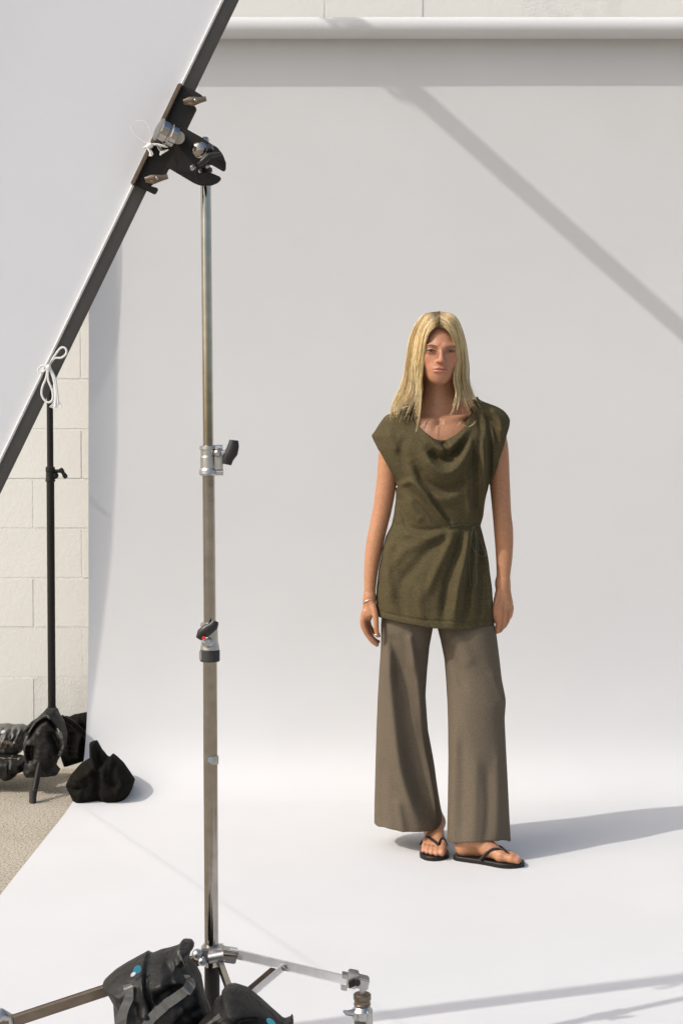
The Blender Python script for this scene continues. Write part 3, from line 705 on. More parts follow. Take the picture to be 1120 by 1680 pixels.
    S = [([oo(640, 350), oo(645, 420), oo(660, 480), oo(700, 490)], -.03, 5), ([oo(605, 360), oo(615, 440), oo(650, 510)], .015, 4), ([oo(440, 630), oo(500, 650), oo(540, 640)], -.02, 4), ([oo(480, 580), oo(560, 560), oo(620, 500)], .012, 6),
         ([oo(650, 510), oo(655, 620), oo(640, 740)], -.022, 7), ([oo(760, 470), oo(750, 560), oo(770, 640)], -.014, 6), ([oo(720, 460), oo(690, 500), oo(700, 600)], .014, 6), ([oo(560, 520), oo(590, 600), oo(560, 700)], -.008, 7), ([oo(820, 560), oo(800, 640), oo(780, 720)], .010, 7)]
    pillow('bag_body', out, D, .085, .06, M['bagcloth'], t, S, vox=.003, noise=.0015, round_=False)
    # saddle bag hung on the black stand
    D = 5.38
    t = thing('sandbag', 'dark sandbag hung over the legs of the black stand beside the cream wall', 'sandbag', (P(75, 1262, D).x, D, 0))
    o3 = lambda x, y: (x / 7.467, 1140 + y / 7.467)
    out = [o3(*p) for p in [(570, 165), (700, 160), (730, 235), (790, 330), (825, 480), (815, 620), (770, 720), (720, 790), (690, 860), (740, 920), (700, 985), (600, 1000), (470, 1010), (330, 1010), (290, 940), (320, 800), (290, 640), (320, 520), (390, 380), (470, 270), (540, 205)]]
    S = [([o3(330, 560), o3(430, 350), o3(560, 255), o3(620, 265), (95, 1186), (103, 1206)], .02, 3), ([o3(350, 560), o3(450, 380), o3(570, 290), o3(640, 300), o3(720, 420)], -.03, 3), ([o3(740, 460), o3(770, 580), o3(750, 720)], .02, 3.5), ([o3(640, 420), o3(700, 600), o3(690, 760)], -.03, 6), ([o3(400, 600), o3(380, 800)], -.03, 6), ([o3(320, 560), o3(330, 720), o3(300, 900)], .02, 5)]
    b, F = pillow('bag_body', out, D, .07, .05, M['vinyl'], t, S, vox=.0035, noise=.002, round_=False)
    strap(F, [o3(310, 600), o3(350, 480), o3(430, 350), o3(520, 270), o3(580, 248), o3(640, 290), o3(720, 400), o3(780, 520), o3(790, 600)], 1.6, D, M['strap'], t, 'piping')
    strap(F, [o3(735, 450), o3(775, 560), o3(765, 650), o3(735, 740)], 5, D, M['strap'], t, 'strap')
    # crumpled equipment bag and case to the left of it
    D = 5.55
    t = thing('equipment_bag', 'crumpled grey and black equipment bag lying against the cream wall at the left edge', 'bag', (P(10, 1240, D).x, D, 0))
    out = [(-60, 1192), (-20, 1186), (0, 1188), (12, 1187), (22, 1189), (36, 1188), (48, 1194), (44, 1210), (42, 1228), (30, 1238), (0, 1242), (-60, 1242)]
    S = [([(x, 1192), (x - 4 + (i % 3) * 3, 1206), (x - 9, 1216 + (i % 2) * 6)], .014 * (1 if i % 2 else -1.2), 1.9) for i, x in enumerate(range(-50, 46, 5))]
    b, F = pillow('bag_body', out, D, .085, .05, M['silverbag'], t, S, vox=.0035, noise=.003, round_=False)
    strap(F, [(0, 1224), (12, 1216), (26, 1222), (36, 1224)], 5, D, M['tan'], t, 'strap')
    for (x, y) in ((3, 1222), (6, 1200), (20, 1242)):
        p = P(x, y, D); yf = F.front(p.x, p.z) or D - .08; disc(P(x, y, yf), .009, .006, .6, M['white'], 'buckle', t, -.006)
    t = thing('equipment_case', 'low olive black case on the concrete under the crumpled equipment bag', 'case', (P(10, 1262, 5.45).x, 5.45, 0))
    out = [(-55, 1240), (0, 1239), (30, 1241), (44, 1246), (46, 1262), (30, 1268), (24, 1276), (14, 1279), (8, 1275), (4, 1271), (-55, 1271)]
    b, F = pillow('case_body', out, 5.45, .09, .02, M['vinyl'], t, [([(17, 1242), (18, 1268)], .012, 1.5), ([(28, 1262), (20, 1272)], -.02, 3), ([(-50, 1250), (10, 1250)], -.006, 2)], vox=.0035, noise=.001, round_=False)
    strap(F, [(17.5, 1241), (18, 1252), (17, 1262)], 3, 5.45, M['strap'], t, 'strap')
    strap(F, [(-40, 1241.5), (0, 1241.5), (34, 1243)], 1.6, 5.45, M['cast'], t, 'zip')
    # dark flag bag half behind the paper edge
    D = 5.68
    t = thing('equipment_bag', 'tall dark bag standing half hidden behind the left edge of the paper', 'bag', (P(125, 1250, D).x, D, 0))
    out = [(100, 1181), (104, 1176), (108, 1174.5), (114, 1176), (120, 1172.5), (138, 1169), (165, 1168), (170, 1240), (140, 1248), (125, 1253), (112, 1257), (106, 1258), (100, 1240)]
    pillow('bag_body', out, D, .05, .03, M['bagcloth'], t, [([(110, 1180), (118, 1190), (135, 1192)], -.02, 4), ([(125, 1178), (135, 1195), (130, 1240)], .015, 5)], vox=.0035, noise=.003, round_=False)
bags()

# ------------------------------------------------------------------ the woman
D0 = 4.54
def W(px, py, dy=0.0): 
    v = P(px, py, D0 + dy); return (v.x, v.y, v.z)
def person():
    root = thing('person', 'woman with long blonde hair in olive top, wide taupe trousers and black sandals', 'person', (W(722, 1400)[0], D0, 0))
    SCL = FPX / D0
    lin = lambda a, b, st: np.arange(a, b, st)
    zs = np.concatenate([lin(-.004, .13, .0024), lin(.13, .66, .0075), lin(.66, .86, .0021), lin(.86, 1.36, .005), lin(1.36, 1.50, .003), lin(1.50, 1.76, .0019)])
    F = Field(lin(.04, .60, .0023), lin(4.34, 4.72, .0023), zs)
    # --- torso (under the clothes)
    F.ell(W(724, 752, .005), (.125, .088, .135), .03); F.ell(W(722, 830, .005), (.118, .080, .12), .04); F.ell(W(718, 905, .01), (.125, .088, .11), .04); F.ell(W(716, 975, .01), (.150, .098, .11), .04)
    F.ell(W(695, 778, -.042), (.045, .040, .045), .03); F.ell(W(752, 775, -.042), (.045, .040, .045), .03)
    # neck, shoulders, collar bones
    F.cone(W(720, 600, .012), W(719, 690, .010), .045, .050, .02); F.cone(W(719, 666, .026), W(662, 696, .012), .034, .035, .035); F.cone(W(719, 662, .026), W(788, 680, .012), .034, .037, .035)
    F.ell(W(721, 722, -.028), (.105, .055, .07), .04)
    F.cone(W(711, 692, -.056), W(668, 690, -.026), .004, .006, .022); F.cone(W(729, 691, -.056), W(778, 678, -.026), .004, .006, .022)
    F.ell(W(720, 693, -.072), (.008, .010, .009), .008, 'cut')
    # --- arms
    F.chain([(W(654, 703, .01), .036), (W(640, 735, .006), .034), (W(634, 790, .006), .0325), (W(627, 835, .004), .0300), (W(621, 862, .0), .0285), (W(614, 895, -.006), .0275), (W(608.5, 935, -.015), .0225), (W(606.5, 968, -.022), .0185), (W(606, 982, -.024), .0180)], .02)
    F.chain([(W(800, 690, .01), .040), (W(814, 730, .006), .036), (W(819, 790, .006), .0325), (W(822.5, 840, .002), .0300), (W(825.5, 872, -.004), .0305), (W(826.5, 905, -.010), .0275), (W(825.5, 938, -.018), .0225), (W(824, 958, -.022), .0205)], .02)
    # --- hand at the viewer's left: back of the hand towards the camera, fingers hanging in a soft curl, thumb in front
    def finger(pts, rs, k=.0035):
        F.chain(list(zip(pts, rs)), k)
    wr = W(606, 980, -.024)
    F.cone(wr, W(600, 1008, -.020), .0165, .0165, .012, flat=(.8, .45, 0), fs=1.25)
    F.cone(wr, W(602, 1012, .004), .0155, .0150, .012); F.cone(wr, W(606, 1008, -.034), .0140, .0125, .012)
    F.cone(W(600, 1008, -.028), W(602, 1014, .014), .0140, .0120, .010)
    finger([W(599, 1004, -.030), W(595.5, 1022, -.028), W(602, 1040, -.024), W(611, 1050, -.020), W(618, 1057, -.014)], [.0120, .0105, .0088, .0078, .0066])
    finger([W(599, 1008, -.010), W(597, 1026, -.006), W(604.5, 1043, .000), W(612, 1053, .006), W(618, 1058, .014)], [.0120, .0104, .0088, .0078, .0066])
    finger([W(601, 1010, .006), W(600, 1027, .013), W(607, 1042, .021), W(614, 1050, .027), W(620, 1053, .034)], [.0110, .0098, .0084, .0074, .0064])
    finger([W(603, 1008, .018), W(604, 1022, .030), W(610, 1034, .038), W(616, 1040, .043), W(621, 1043, .047)], [.0100, .0086, .0072, .0066, .0058])
    finger([W(609, 990, -.034), W(614, 1003, -.048), W(616.5, 1020, -.054), W(617, 1032, -.053), W(619, 1043, -.048)], [.0130, .0105, .0088, .0082, .0066], .006)
    # --- hand at the viewer's right: back of the hand seen from the side, fingers curled back
    wr = W(824, 956, -.022)
    F.cone(wr, W(827, 990, -.024), .0190, .0220, .014, flat=(.5, .85, 0), fs=1.15); F.cone(wr, W(832, 988, -.010), .0165, .0170, .014); F.cone(wr, W(820, 985, -.034), .0150, .0140, .014)
    finger([W(820, 990, -.038), W(819, 1004, -.044), W(817, 1022, -.038), W(815, 1032, -.028), W(814, 1037, -.018)], [.0135, .0110, .0092, .0080, .0066])
    finger([W(826, 992, -.032), W(827, 1008, -.034), W(824.5, 1024, -.026), W(820.5, 1033, -.014), W(817, 1036, -.002)], [.0130, .0112, .0092, .0080, .0066])
    finger([W(831, 990, -.018), W(834, 1004, -.017), W(831, 1018, -.008), W(826.5, 1027, .004), W(822, 1030, .014)], [.0130, .0110, .0088, .0076, .0064])
    finger([W(833, 986, -.004), W(837.5, 997, -.000), W(836, 1010, .008), W(831, 1017, .018), W(826, 1020, .026)], [.0120, .0092, .0076, .0066, .0058])
    finger([W(818, 974, -.034), W(814, 986, -.044), W(812, 1000, -.046), W(812, 1011, -.040), W(813, 1019, -.032)], [.0130, .0100, .0086, .0078, .0064], .006)
    # --- legs (under the trousers) and feet
    def foot(heel, toe, med, ank_dx=0, knee=None, z0=.0165):
        h = np.array([heel[0], heel[1], 0.]); d = np.array([toe[0], toe[1], 0.]) - h; L = np.linalg.norm(d); d /= L; n = np.array([-d[1], d[0], 0.]) * med
        q = lambda s, m, z: h + d * (s * L / .24) + n * m + np.array([0, 0, z0 + z])
        F.cone(q(.028, 0, .028), q(.045, 0, .060), .0265, .026, .02); F.cone(q(.045, 0, .060), q(.052, 0, .11), .026, .021, .02)
        F.cone(q(.052, 0, .10), knee, .021, .042, .01); F.cone(q(.048, .018, .060), q(.048, .017, .058), .011, .011, .014); F.cone(q(.040, -.019, .054), q(.040, -.019, .056), .011, .011, .014)
        F.cone(q(.055, .004, .066), q(.125, .008, .034), .031, .023, .02); F.cone(q(.03, -.006, .022), q(.14, -.018, .016), .024, .016, .02)
        F.cone(q(.12, .010, .030), q(.172, .018, .018), .022, .0175, .018); F.cone(q(.12, -.008, .024), q(.165, -.018, .014), .019, .0135, .018)
        F.cone(q(.174, .026, .017), q(.168, -.026, .012), .0165, .0120, .015)
        F.cone(q(.178, .026, .016), q(.212, .027, .014), .0145, .0130, .004); F.cone(q(.212, .027, .014), q(.232, .025, .0105), .0130, .0110, .004)
        for m0, m1, s1, r in ((.010, .009, .233, .0088), (-.003, -.0065, .226, .0082), (-.015, -.0205, .216, .0078), (-.026, -.0325, .203, .0074)):
            F.cone(q(.175, m0, .014), q(s1 - .022, (m0 + m1) / 2, .017), r * 1.05, r * .95, .004); F.cone(q(s1 - .022, (m0 + m1) / 2, .017), q(s1, m1, .0085), r * .95, r, .004)
        return q, L
    HL, TL = (W(711.5, 1400, .12)[0], 4.665), (W(710.5, 1400, -.10)[0], 4.432)
    HR, TR = (W(748.5, 1400, -.085)[0], 4.462), (W(854, 1400, -.15)[0], 4.372)
    kl, kr = np.array(W(667, 1160, .04)), np.array(W(778, 1160, -.03))
    qL, LL = foot(HL, TL, 1, knee=kl); qR, LR = foot(HR, TR, -1, knee=kr)
    F.cone(kl, W(672, 985, .02), .042, .062, .02); F.cone(kr, W(760, 985, .02), .042, .062, .02)
    # --- head
    hc = np.array(W(720.5, 566, -.022)); roll = math.radians(2.5)
    Rm = np.array([[math.cos(roll), 0, math.sin(roll)], [0, 1, 0], [-math.sin(roll), 0, math.cos(roll)]])
    h = lambda x, y, z: hc + np.array([x * math.cos(roll) + z * math.sin(roll), y, -x * math.sin(roll) + z * math.cos(roll)])
    F.ell(h(0, .018, .020), (.0725, .090, .078), .02); F.ell(h(0, -.018, -.012), (.060, .074, .082), .02)
    F.ell(h(0, -.026, -.068), (.0475, .056, .050), .025); F.ell(h(0, -.069, -.110), (.0155, .016, .0140), .020)
    F.cone(h(-.046, -.010, -.070), h(-.015, -.060, -.108), .015, .011, .026); F.cone(h(.046, -.010, -.070), h(.015, -.060, -.108), .015, .011, .026)
    for sx in (-1, 1):
        F.ell(h(sx * .0345, -.056, -.046), (.0215, .0210, .021), .024)
        F.cone(h(sx * .012, -.0915, -.0115), h(sx * .040, -.078, -.010), .0040, .0038, .018)
        F.ell(h(sx * .0300, -.1000, -.0270), (.0175, .0135, .0105), .010, 'cut')
        F.ell(h(sx * .0305, -.0785, -.0275), (.0145, .0125, .0105), .004)
        F.cone(h(sx * .018, -.0880, -.0245), h(sx * .043, -.0800, -.0235), .0022, .0020, .003)
        F.ell(h(sx * .0765, .010, -.030), (.006, .016, .028), .008)
    F.ell(h(0, -.064, -.080), (.034, .0300, .030), .022)
    F.cone(h(0, -.0905, -.020), h(0, -.1120, -.0555), .0056, .0074, .010); F.ell(h(0, -.1100, -.0570), (.0082, .0085, .0072), .006)
    for sx in (-1, 1): F.ell(h(sx * .0092, -.0985, -.0585), (.0056, .0085, .0050), .006); F.ell(h(sx * .006, -.1040, -.0640), (.0028, .005, .0022), .002, 'cut')
    F.ell(h(0, -.0935, -.0815), (.0228, .0088, .0040), .004); F.ell(h(-.006, -.0965, -.0800), (.009, .0075, .0040), .003); F.ell(h(.006, -.0965, -.0800), (.009, .0075, .0040), .003)
    F.ell(h(0, -.0925, -.0895), (.0205, .0100, .0050), .004)
    F.cone(h(-.025, -.0920, -.0828), h(0, -.1050, -.0850), .0011, .0014, .0015, 'cut'); F.cone(h(0, -.1050, -.0850), h(.025, -.0920, -.0828), .0014, .0011, .0015, 'cut')
    me, V = F.mesh('body')
    # skin colour: lips, cheeks, knuckles, toes
    base = np.array([.45, .215, .110]); col = np.tile(base, (len(V), 1)); dist = lambda c, r: np.exp(-(((V - np.array(c)) / np.array(r)) ** 2).sum(1))
    def blend(w, c):
        nonlocal col
        w = np.clip(w, 0, 1)[:, None]; col = col * (1 - w) + np.array(c) * w
    headw = np.clip((V[:, 2] - (hc[2] - .135)) / .03, 0, 1); blend(headw * .7, (.47, .215, .13))
    chest = np.clip((V[:, 2] - 1.30) / .05, 0, 1) * (1 - headw); blend(chest * .7, (.45, .225, .13))
    for sx in (-1, 1): blend(dist(h(sx * .036, -.075, -.052), (.020, .03, .016)) * .55, (.47, .17, .10)); blend(dist(h(sx * .030, -.085, -.026), (.019, .02, .011)) * .55, (.25, .10, .06))  # flushed cheeks; eye sockets darkened, their shade painted into the tint
    lx = (V - hc) @ np.array([math.cos(roll), 0, -math.sin(roll)]); lz = (V - hc) @ np.array([math.sin(roll), 0, math.cos(roll)]); ly = V[:, 1] - hc[1]
    hl = .047 - 14 * lx ** 2; blend(np.clip((lz - hl) / .006, 0, 1) * (V[:, 2] > hc[2] - .05) , (.50, .34, .14)); blend(np.clip((ly - .0) / .01, 0, 1) * np.clip((lz + .10) / .02, 0, 1), (.36, .24, .09))
    blend(dist(h(0, -.105, -.0805), (.022, .02, .0038)) * .85, (.38, .11, .085)); blend(dist(h(0, -.105, -.0895), (.019, .02, .0044)) * .8, (.47, .165, .125)); blend(dist(h(0, -.105, -.0849), (.024, .02, .0016)), (.13, .035, .025))
    blend(dist(h(0, -.118, -.055), (.012, .012, .012)) * .4, (.56, .26, .17))
    for kx in [(595.5, 1022, -.028), (597, 1026, -.006), (602, 1040, -.024), (827, 1008, -.034), (834, 1004, -.017), (837, 998, 0), (819, 1004, -.044), (817, 1022, -.038)]: blend(dist(W(*kx), (.012, .015, .009)) * .5, (.46, .17, .10))
    for q in (qL, qR):
        for m1, s1 in ((.025, .235), (.009, .235), (-.0065, .228), (-.0205, .218), (-.0325, .205)): blend(dist(q(s1, m1, .017), (.008, .008, .0065)) * .6, (.60, .33, .26))
    me.attributes.new('tint', 'FLOAT_COLOR', 'POINT'); me.attributes['tint'].data.foreach_set('color', np.hstack([col, np.ones((len(V), 1))]).astype(np.float32).ravel())
    body = link('body', me, M['skin'], root)
    hv = lambda x, y, z: Vector(h(x, y, z))
    # eyes, lashes, brows
    for sx in (-1, 1):
        e = MB().ball(hv(sx * .0305, -.0815, -.0278), (.0105, .0098, .0030), 16).build('eye', M['eye'], root)
        MB().ball(hv(sx * .0305 - .001, -.0890, -.0276), (.0050, .0032, .0029), 12).build('iris', M['iris'], e)
        MB().tube([hv(sx * .0185, -.0885, -.0262), hv(sx * .0250, -.0930, -.0236), hv(sx * .0320, -.0935, -.0230), hv(sx * .0400, -.0890, -.0248), hv(sx * .0455, -.0830, -.0275)], [.0008, .0017, .0019, .0018, .0010], 8).build('eyelash', M['lash'], e)
        MB().tube([hv(sx * .0150, -.0970, -.0130), hv(sx * .0230, -.0965, -.0095), hv(sx * .0330, -.0925, -.0078), hv(sx * .0440, -.0835, -.0098)], [.0016, .0022, .0018, .0008], 8).build('eyebrow', M['brow'], root)
    # --- hair: under-volume, then strands
    GL = [[(720, 538, -.112), (711, 539, -.114), (700, 553, -.110), (693.5, 583, -.094), (690.5, 620, -.080), (688, 652, -.086), (685, 688, -.106)],
          [(720, 524, -.098), (709, 531, -.104), (699, 549, -.104), (694, 582, -.090), (690.5, 620, -.078), (688, 652, -.086), (684, 690, -.108)],
          [(720.5, 513, -.04), (704, 521, -.075), (690, 548, -.075), (684, 590, -.068), (682, 630, -.064), (678, 655, -.080), (667, 690, -.100)],
          [(721, 512, -.02), (698, 517, -.045), (681, 547, -.045), (674, 590, -.045), (669, 632, -.050), (660, 660, -.075), (649, 690, -.086)],
          [(721, 510.5, .00), (692, 518, -.005), (674, 550, -.005), (667, 590, -.010), (660, 630, -.022), (648, 662, -.045), (638, 688, -.058)],
          [(721, 510.5, .03), (692, 522, .055), (678, 552, .070), (672, 590, .065), (667, 630, .055), (660, 662, .035), (650, 692, .005)],
          [(721, 511, .05), (706, 524, .088), (702, 553, .100), (704, 592, .092), (704, 632, .080), (702, 660, .075), (700, 680, .075)]]
    GR = [[(721, 538, -.112), (730, 539, -.114), (741, 553, -.108), (748, 583, -.090), (746, 614, -.082), (748, 644, -.086), (741, 676, -.110)],
          [(721, 524, -.098), (732, 531, -.104), (742, 549, -.102), (747.5, 582, -.090), (746, 614, -.080), (748, 644, -.086), (741, 678, -.112)],
          [(720, 513, -.04), (737, 521, -.075), (750, 548, -.075), (755, 590, -.068), (753, 622, -.064), (758, 648, -.075), (770, 676, -.086)],
          [(719.5, 512, -.02), (742, 518, -.045), (757, 548, -.042), (761, 590, -.042), (761, 622, -.045), (769, 645, -.060), (781, 668, -.070)],
          [(719.5, 510.5, .00), (746, 518.5, -.005), (760, 552, .000), (765.5, 590, .000), (767, 620, -.008), (776, 641, -.025), (788, 663, -.035)],
          [(719.5, 510.5, .03), (746, 522, .055), (757, 552, .070), (762, 590, .065), (763, 622, .055), (768, 645, .040), (778, 670, .015)],
          [(719.5, 511, .05), (734, 524, .088), (738, 553, .100), (736, 592, .092), (736, 632, .080), (738, 658, .075), (740, 676, .075)]]
    dense = lambda g: np.array([spline(np.array(a), 6) for a in g])
    def side(g, name_seed):
        gd = dense(g)                                       # guides x samples x 3
        def at(u):
            u = min(max(u, 0), len(gd) - 1.0001); i = int(u); f = u - i
            p = [gd[max(i - 1, 0)], gd[i], gd[i + 1], gd[min(i + 2, len(gd) - 1)]]
            return .5 * (2 * p[1] + (p[2] - p[0]) * f + (2 * p[0] - 5 * p[1] + 4 * p[2] - p[3]) * f * f + (3 * p[1] - p[0] - 3 * p[2] + p[3]) * f ** 3)
        return at
    atL, atR = side(GL, 1), side(GR, 2)
    v, f, cl = [], [], []
    cen = lambda k, n: np.array([721, np.interp(k / n, [0, 1], [540, 690]), 0])
    # under-volume sheets, slightly inside the strands
    for at in (atL, atR):
        us = np.linspace(0.05, 6, 48); rows = []
        for u in us:
            p = at(u).copy(); n = len(p) - 1; 
            for k in range(len(p)):
                c = np.array([721, p[k][1], 0]); w = .95 if k > 3 else .985
                p[k] = c + (p[k] - c) * w; 
            rows.append([W(*q) for q in p[:-5]])
        b = len(v); m = len(rows[0])
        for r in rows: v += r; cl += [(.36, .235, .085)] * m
        f += [(b + i * m + k, b + (i + 1) * m + k, b + (i + 1) * m + k + 1, b + i * m + k + 1) for i in range(len(rows) - 1) for k in range(m - 1)]
    def strand(p, r, c, jit):
        nonlocal v, f, cl
        n = len(p); b = len(v); a1, a2, fr = rng.uniform(0, 6.28), rng.uniform(0, 6.28), rng.uniform(.10, .25)
        for k in range(n):
            t = k / (n - 1); w = jit * (.12 + t)
            q = W(p[k][0] + w * math.sin(a1 + k * fr), p[k][1], p[k][2] + .0019 * w * math.cos(a2 + k * fr))
            rr = r * (1 - .75 * max(0, (t - .6) / .4)) * (.5 + min(t * 8, .5))
            for j in range(3):
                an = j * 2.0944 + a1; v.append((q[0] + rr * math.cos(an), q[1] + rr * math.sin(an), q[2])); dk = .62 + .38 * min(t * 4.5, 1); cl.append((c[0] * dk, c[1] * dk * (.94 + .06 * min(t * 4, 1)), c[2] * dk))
        for k in range(n - 1):
            for j in range(3): f.append((b + k * 3 + j, b + k * 3 + (j + 1) % 3, b + (k + 1) * 3 + (j + 1) % 3, b + (k + 1) * 3 + j))
    tones = np.array([(.68, .50, .23), (.78, .62, .34), (.52, .35, .14), (.38, .235, .09), (.86, .74, .48)])
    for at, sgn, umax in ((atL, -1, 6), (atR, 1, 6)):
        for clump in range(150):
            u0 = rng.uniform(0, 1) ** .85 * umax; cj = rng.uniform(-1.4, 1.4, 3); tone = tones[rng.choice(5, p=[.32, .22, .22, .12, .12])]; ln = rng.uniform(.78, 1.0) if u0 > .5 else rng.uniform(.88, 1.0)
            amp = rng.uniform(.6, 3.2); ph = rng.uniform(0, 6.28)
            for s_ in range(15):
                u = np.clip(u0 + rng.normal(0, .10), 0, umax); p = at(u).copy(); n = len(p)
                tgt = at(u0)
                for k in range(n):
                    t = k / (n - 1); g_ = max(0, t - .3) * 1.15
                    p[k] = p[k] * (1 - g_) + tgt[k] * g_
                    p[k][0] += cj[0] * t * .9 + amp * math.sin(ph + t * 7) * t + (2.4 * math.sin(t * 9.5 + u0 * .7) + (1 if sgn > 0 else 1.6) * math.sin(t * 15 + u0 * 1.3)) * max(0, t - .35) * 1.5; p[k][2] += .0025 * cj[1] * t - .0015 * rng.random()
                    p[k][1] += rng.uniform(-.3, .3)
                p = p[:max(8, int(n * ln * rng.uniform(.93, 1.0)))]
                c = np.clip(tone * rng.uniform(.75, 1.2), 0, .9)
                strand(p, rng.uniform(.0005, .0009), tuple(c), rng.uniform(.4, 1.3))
    for i in range(70):                                     # loose flyaway hairs
        at = (atL, atR)[i % 2]; p = at(rng.uniform(0, 5)).copy(); k0 = rng.integers(2, 16); sg = (-1, 1)[i % 2]
        p = p[k0:]; t = np.linspace(0, 1, len(p)); p[:, 0] += sg * rng.uniform(.5, 5) * t ** 1.5 + rng.uniform(-1.5, 1.5) * np.sin(t * rng.uniform(2, 7)); p[:, 1] += rng.uniform(-4, 6) * t; p[:, 2] -= rng.uniform(0, .012) * t
        strand(p, .0004, (.74, .60, .34), 1.2)
    for g_, n in (([(694, 600, -.094), (690, 625, -.092), (691, 650, -.098), (688, 680, -.118), (682, 708, -.135)], 5), ([(747, 600, -.092), (744, 625, -.090), (748, 645, -.095), (746, 662, -.10), (739, 680, -.118)], 6),
                  ([(770, 655, -.075), (785, 654, -.085), (797, 652, -.085), (808, 658, -.09)], 3), ([(757, 697, -.13), (768, 700, -.135), (776, 696, -.135), (780, 690, -.132)], 2), ([(757, 690, -.12), (750, 698, -.13), (742, 700, -.13)], 2)):
        p = spline(g_, 7)
        for i in range(n): strand(p + np.array([rng.uniform(-1, 1), 0, rng.uniform(-.002, .002)]), .0008, (.70, .54, .26), .8)
    hm = bpy.data.meshes.new('hair'); hm.from_pydata(v, [], f); hm.validate(); hm.polygons.foreach_set('use_smooth', [True] * len(hm.polygons))
    hm.attributes.new('tint', 'FLOAT_COLOR', 'POINT'); hm.attributes['tint'].data.foreach_set('color', np.hstack([np.array(cl), np.ones((len(cl), 1))]).astype(np.float32).ravel())
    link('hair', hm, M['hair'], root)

    # --- top
    zz = lambda py, dy=0: P(720, py, D0 + dy).z
    tab = [(655, 705, 784, .055, .06), (664, 674, 803, .065, .07), (673, 654, 820, .072, .075), (682, 636, 829, .078, .08), (692, 629, 834, .085, .083), (704, 618, 838, .095, .085), (715, 608, 834, .112, .088), (735, 616, 820, .128, .092), (765, 634, 809, .138, .096), (790, 650, 804, .134, .096),
           (820, 649, 797, .118, .092), (845, 646, 791, .108, .090), (862, 642, 788, .102, .088), (880, 633, 793, .104, .095), (900, 628, 797, .112, .105), (930, 622, 801, .122, .115), (965, 617.5, 806, .128, .122), (1000, 616.5, 810, .130, .126), (1040, 618, 812, .131, .128)]
    zt = [zz(r[0]) for r in tab]; vx = .0032
    T = Field(lin(W(600, 700)[0], W(845, 700)[0], vx), lin(D0 - .20, D0 + .17, vx * 1.1), lin(zz(1045), zz(640), vx))
    Z = T.z; xl = smooth_tab(Z, zt, [W(r[1], 800)[0] for r in tab], .012); xr = smooth_tab(Z, zt, [W(r[2], 800)[0] for r in tab], .012)
    hf = smooth_tab(Z, zt, [r[3] for r in tab], .05); hb = smooth_tab(Z, zt, [r[4] for r in tab], .05)
    X, Y = T.x[:, None, None], T.y[None, :, None]; cx, a = (xl + xr) / 2, (xr - xl) / 2
    yy_ = Y - D0 - .006; dep = np.where(yy_ < 0, hf[None, None, :], hb[None, None, :]); n = 2.25
    f0 = ((np.abs((X - cx) / a) ** n + np.abs(yy_ / dep) ** n) ** (1 / n) - 1) * np.minimum(a, dep) * .95
    T.F = f0.astype(np.float32)
    T.cone(W(652, 708, .008), W(634, 775, .004), .050, .046, .03); T.cone(W(802, 697, .008), W(817, 765, .004), .052, .047, .03)
    # armhole planes
    def plane(p, q, sgn):
        p, q = np.array(W(*p)), np.array(W(*q)); d = q - p; nrm = np.array([d[2], 0, -d[0]]); nrm /= np.linalg.norm(nrm); nrm *= sgn
        return ((T.x[:, None, None] - p[0]) * nrm[0] + (T.z[None, None, :] - p[2]) * nrm[2])
    zmask = np.clip((T.z - zz(800)) / .02, 0, 1)[None, None, :]
    pl = plane((608, 713), (652, 798), -1); pr_ = plane((835, 692), (805, 792), 1)
    if pl[len(T.x) // 2, 0, len(T.z) // 2] > 0: pl = -pl
    if pr_[len(T.x) // 2, 0, len(T.z) // 2] > 0: pr_ = -pr_
    T.F = np.maximum(T.F, np.where(zmask > 0, pl, -1)); T.F = np.maximum(T.F, np.where(zmask > 0, pr_, -1))
    # top slope of the shoulders
    GX, GZ = np.meshgrid(T.x, T.z, indexing='ij'); GPX = 560 + GX * SCL; GPY = 765 + (CAMZ - GZ) * SCL
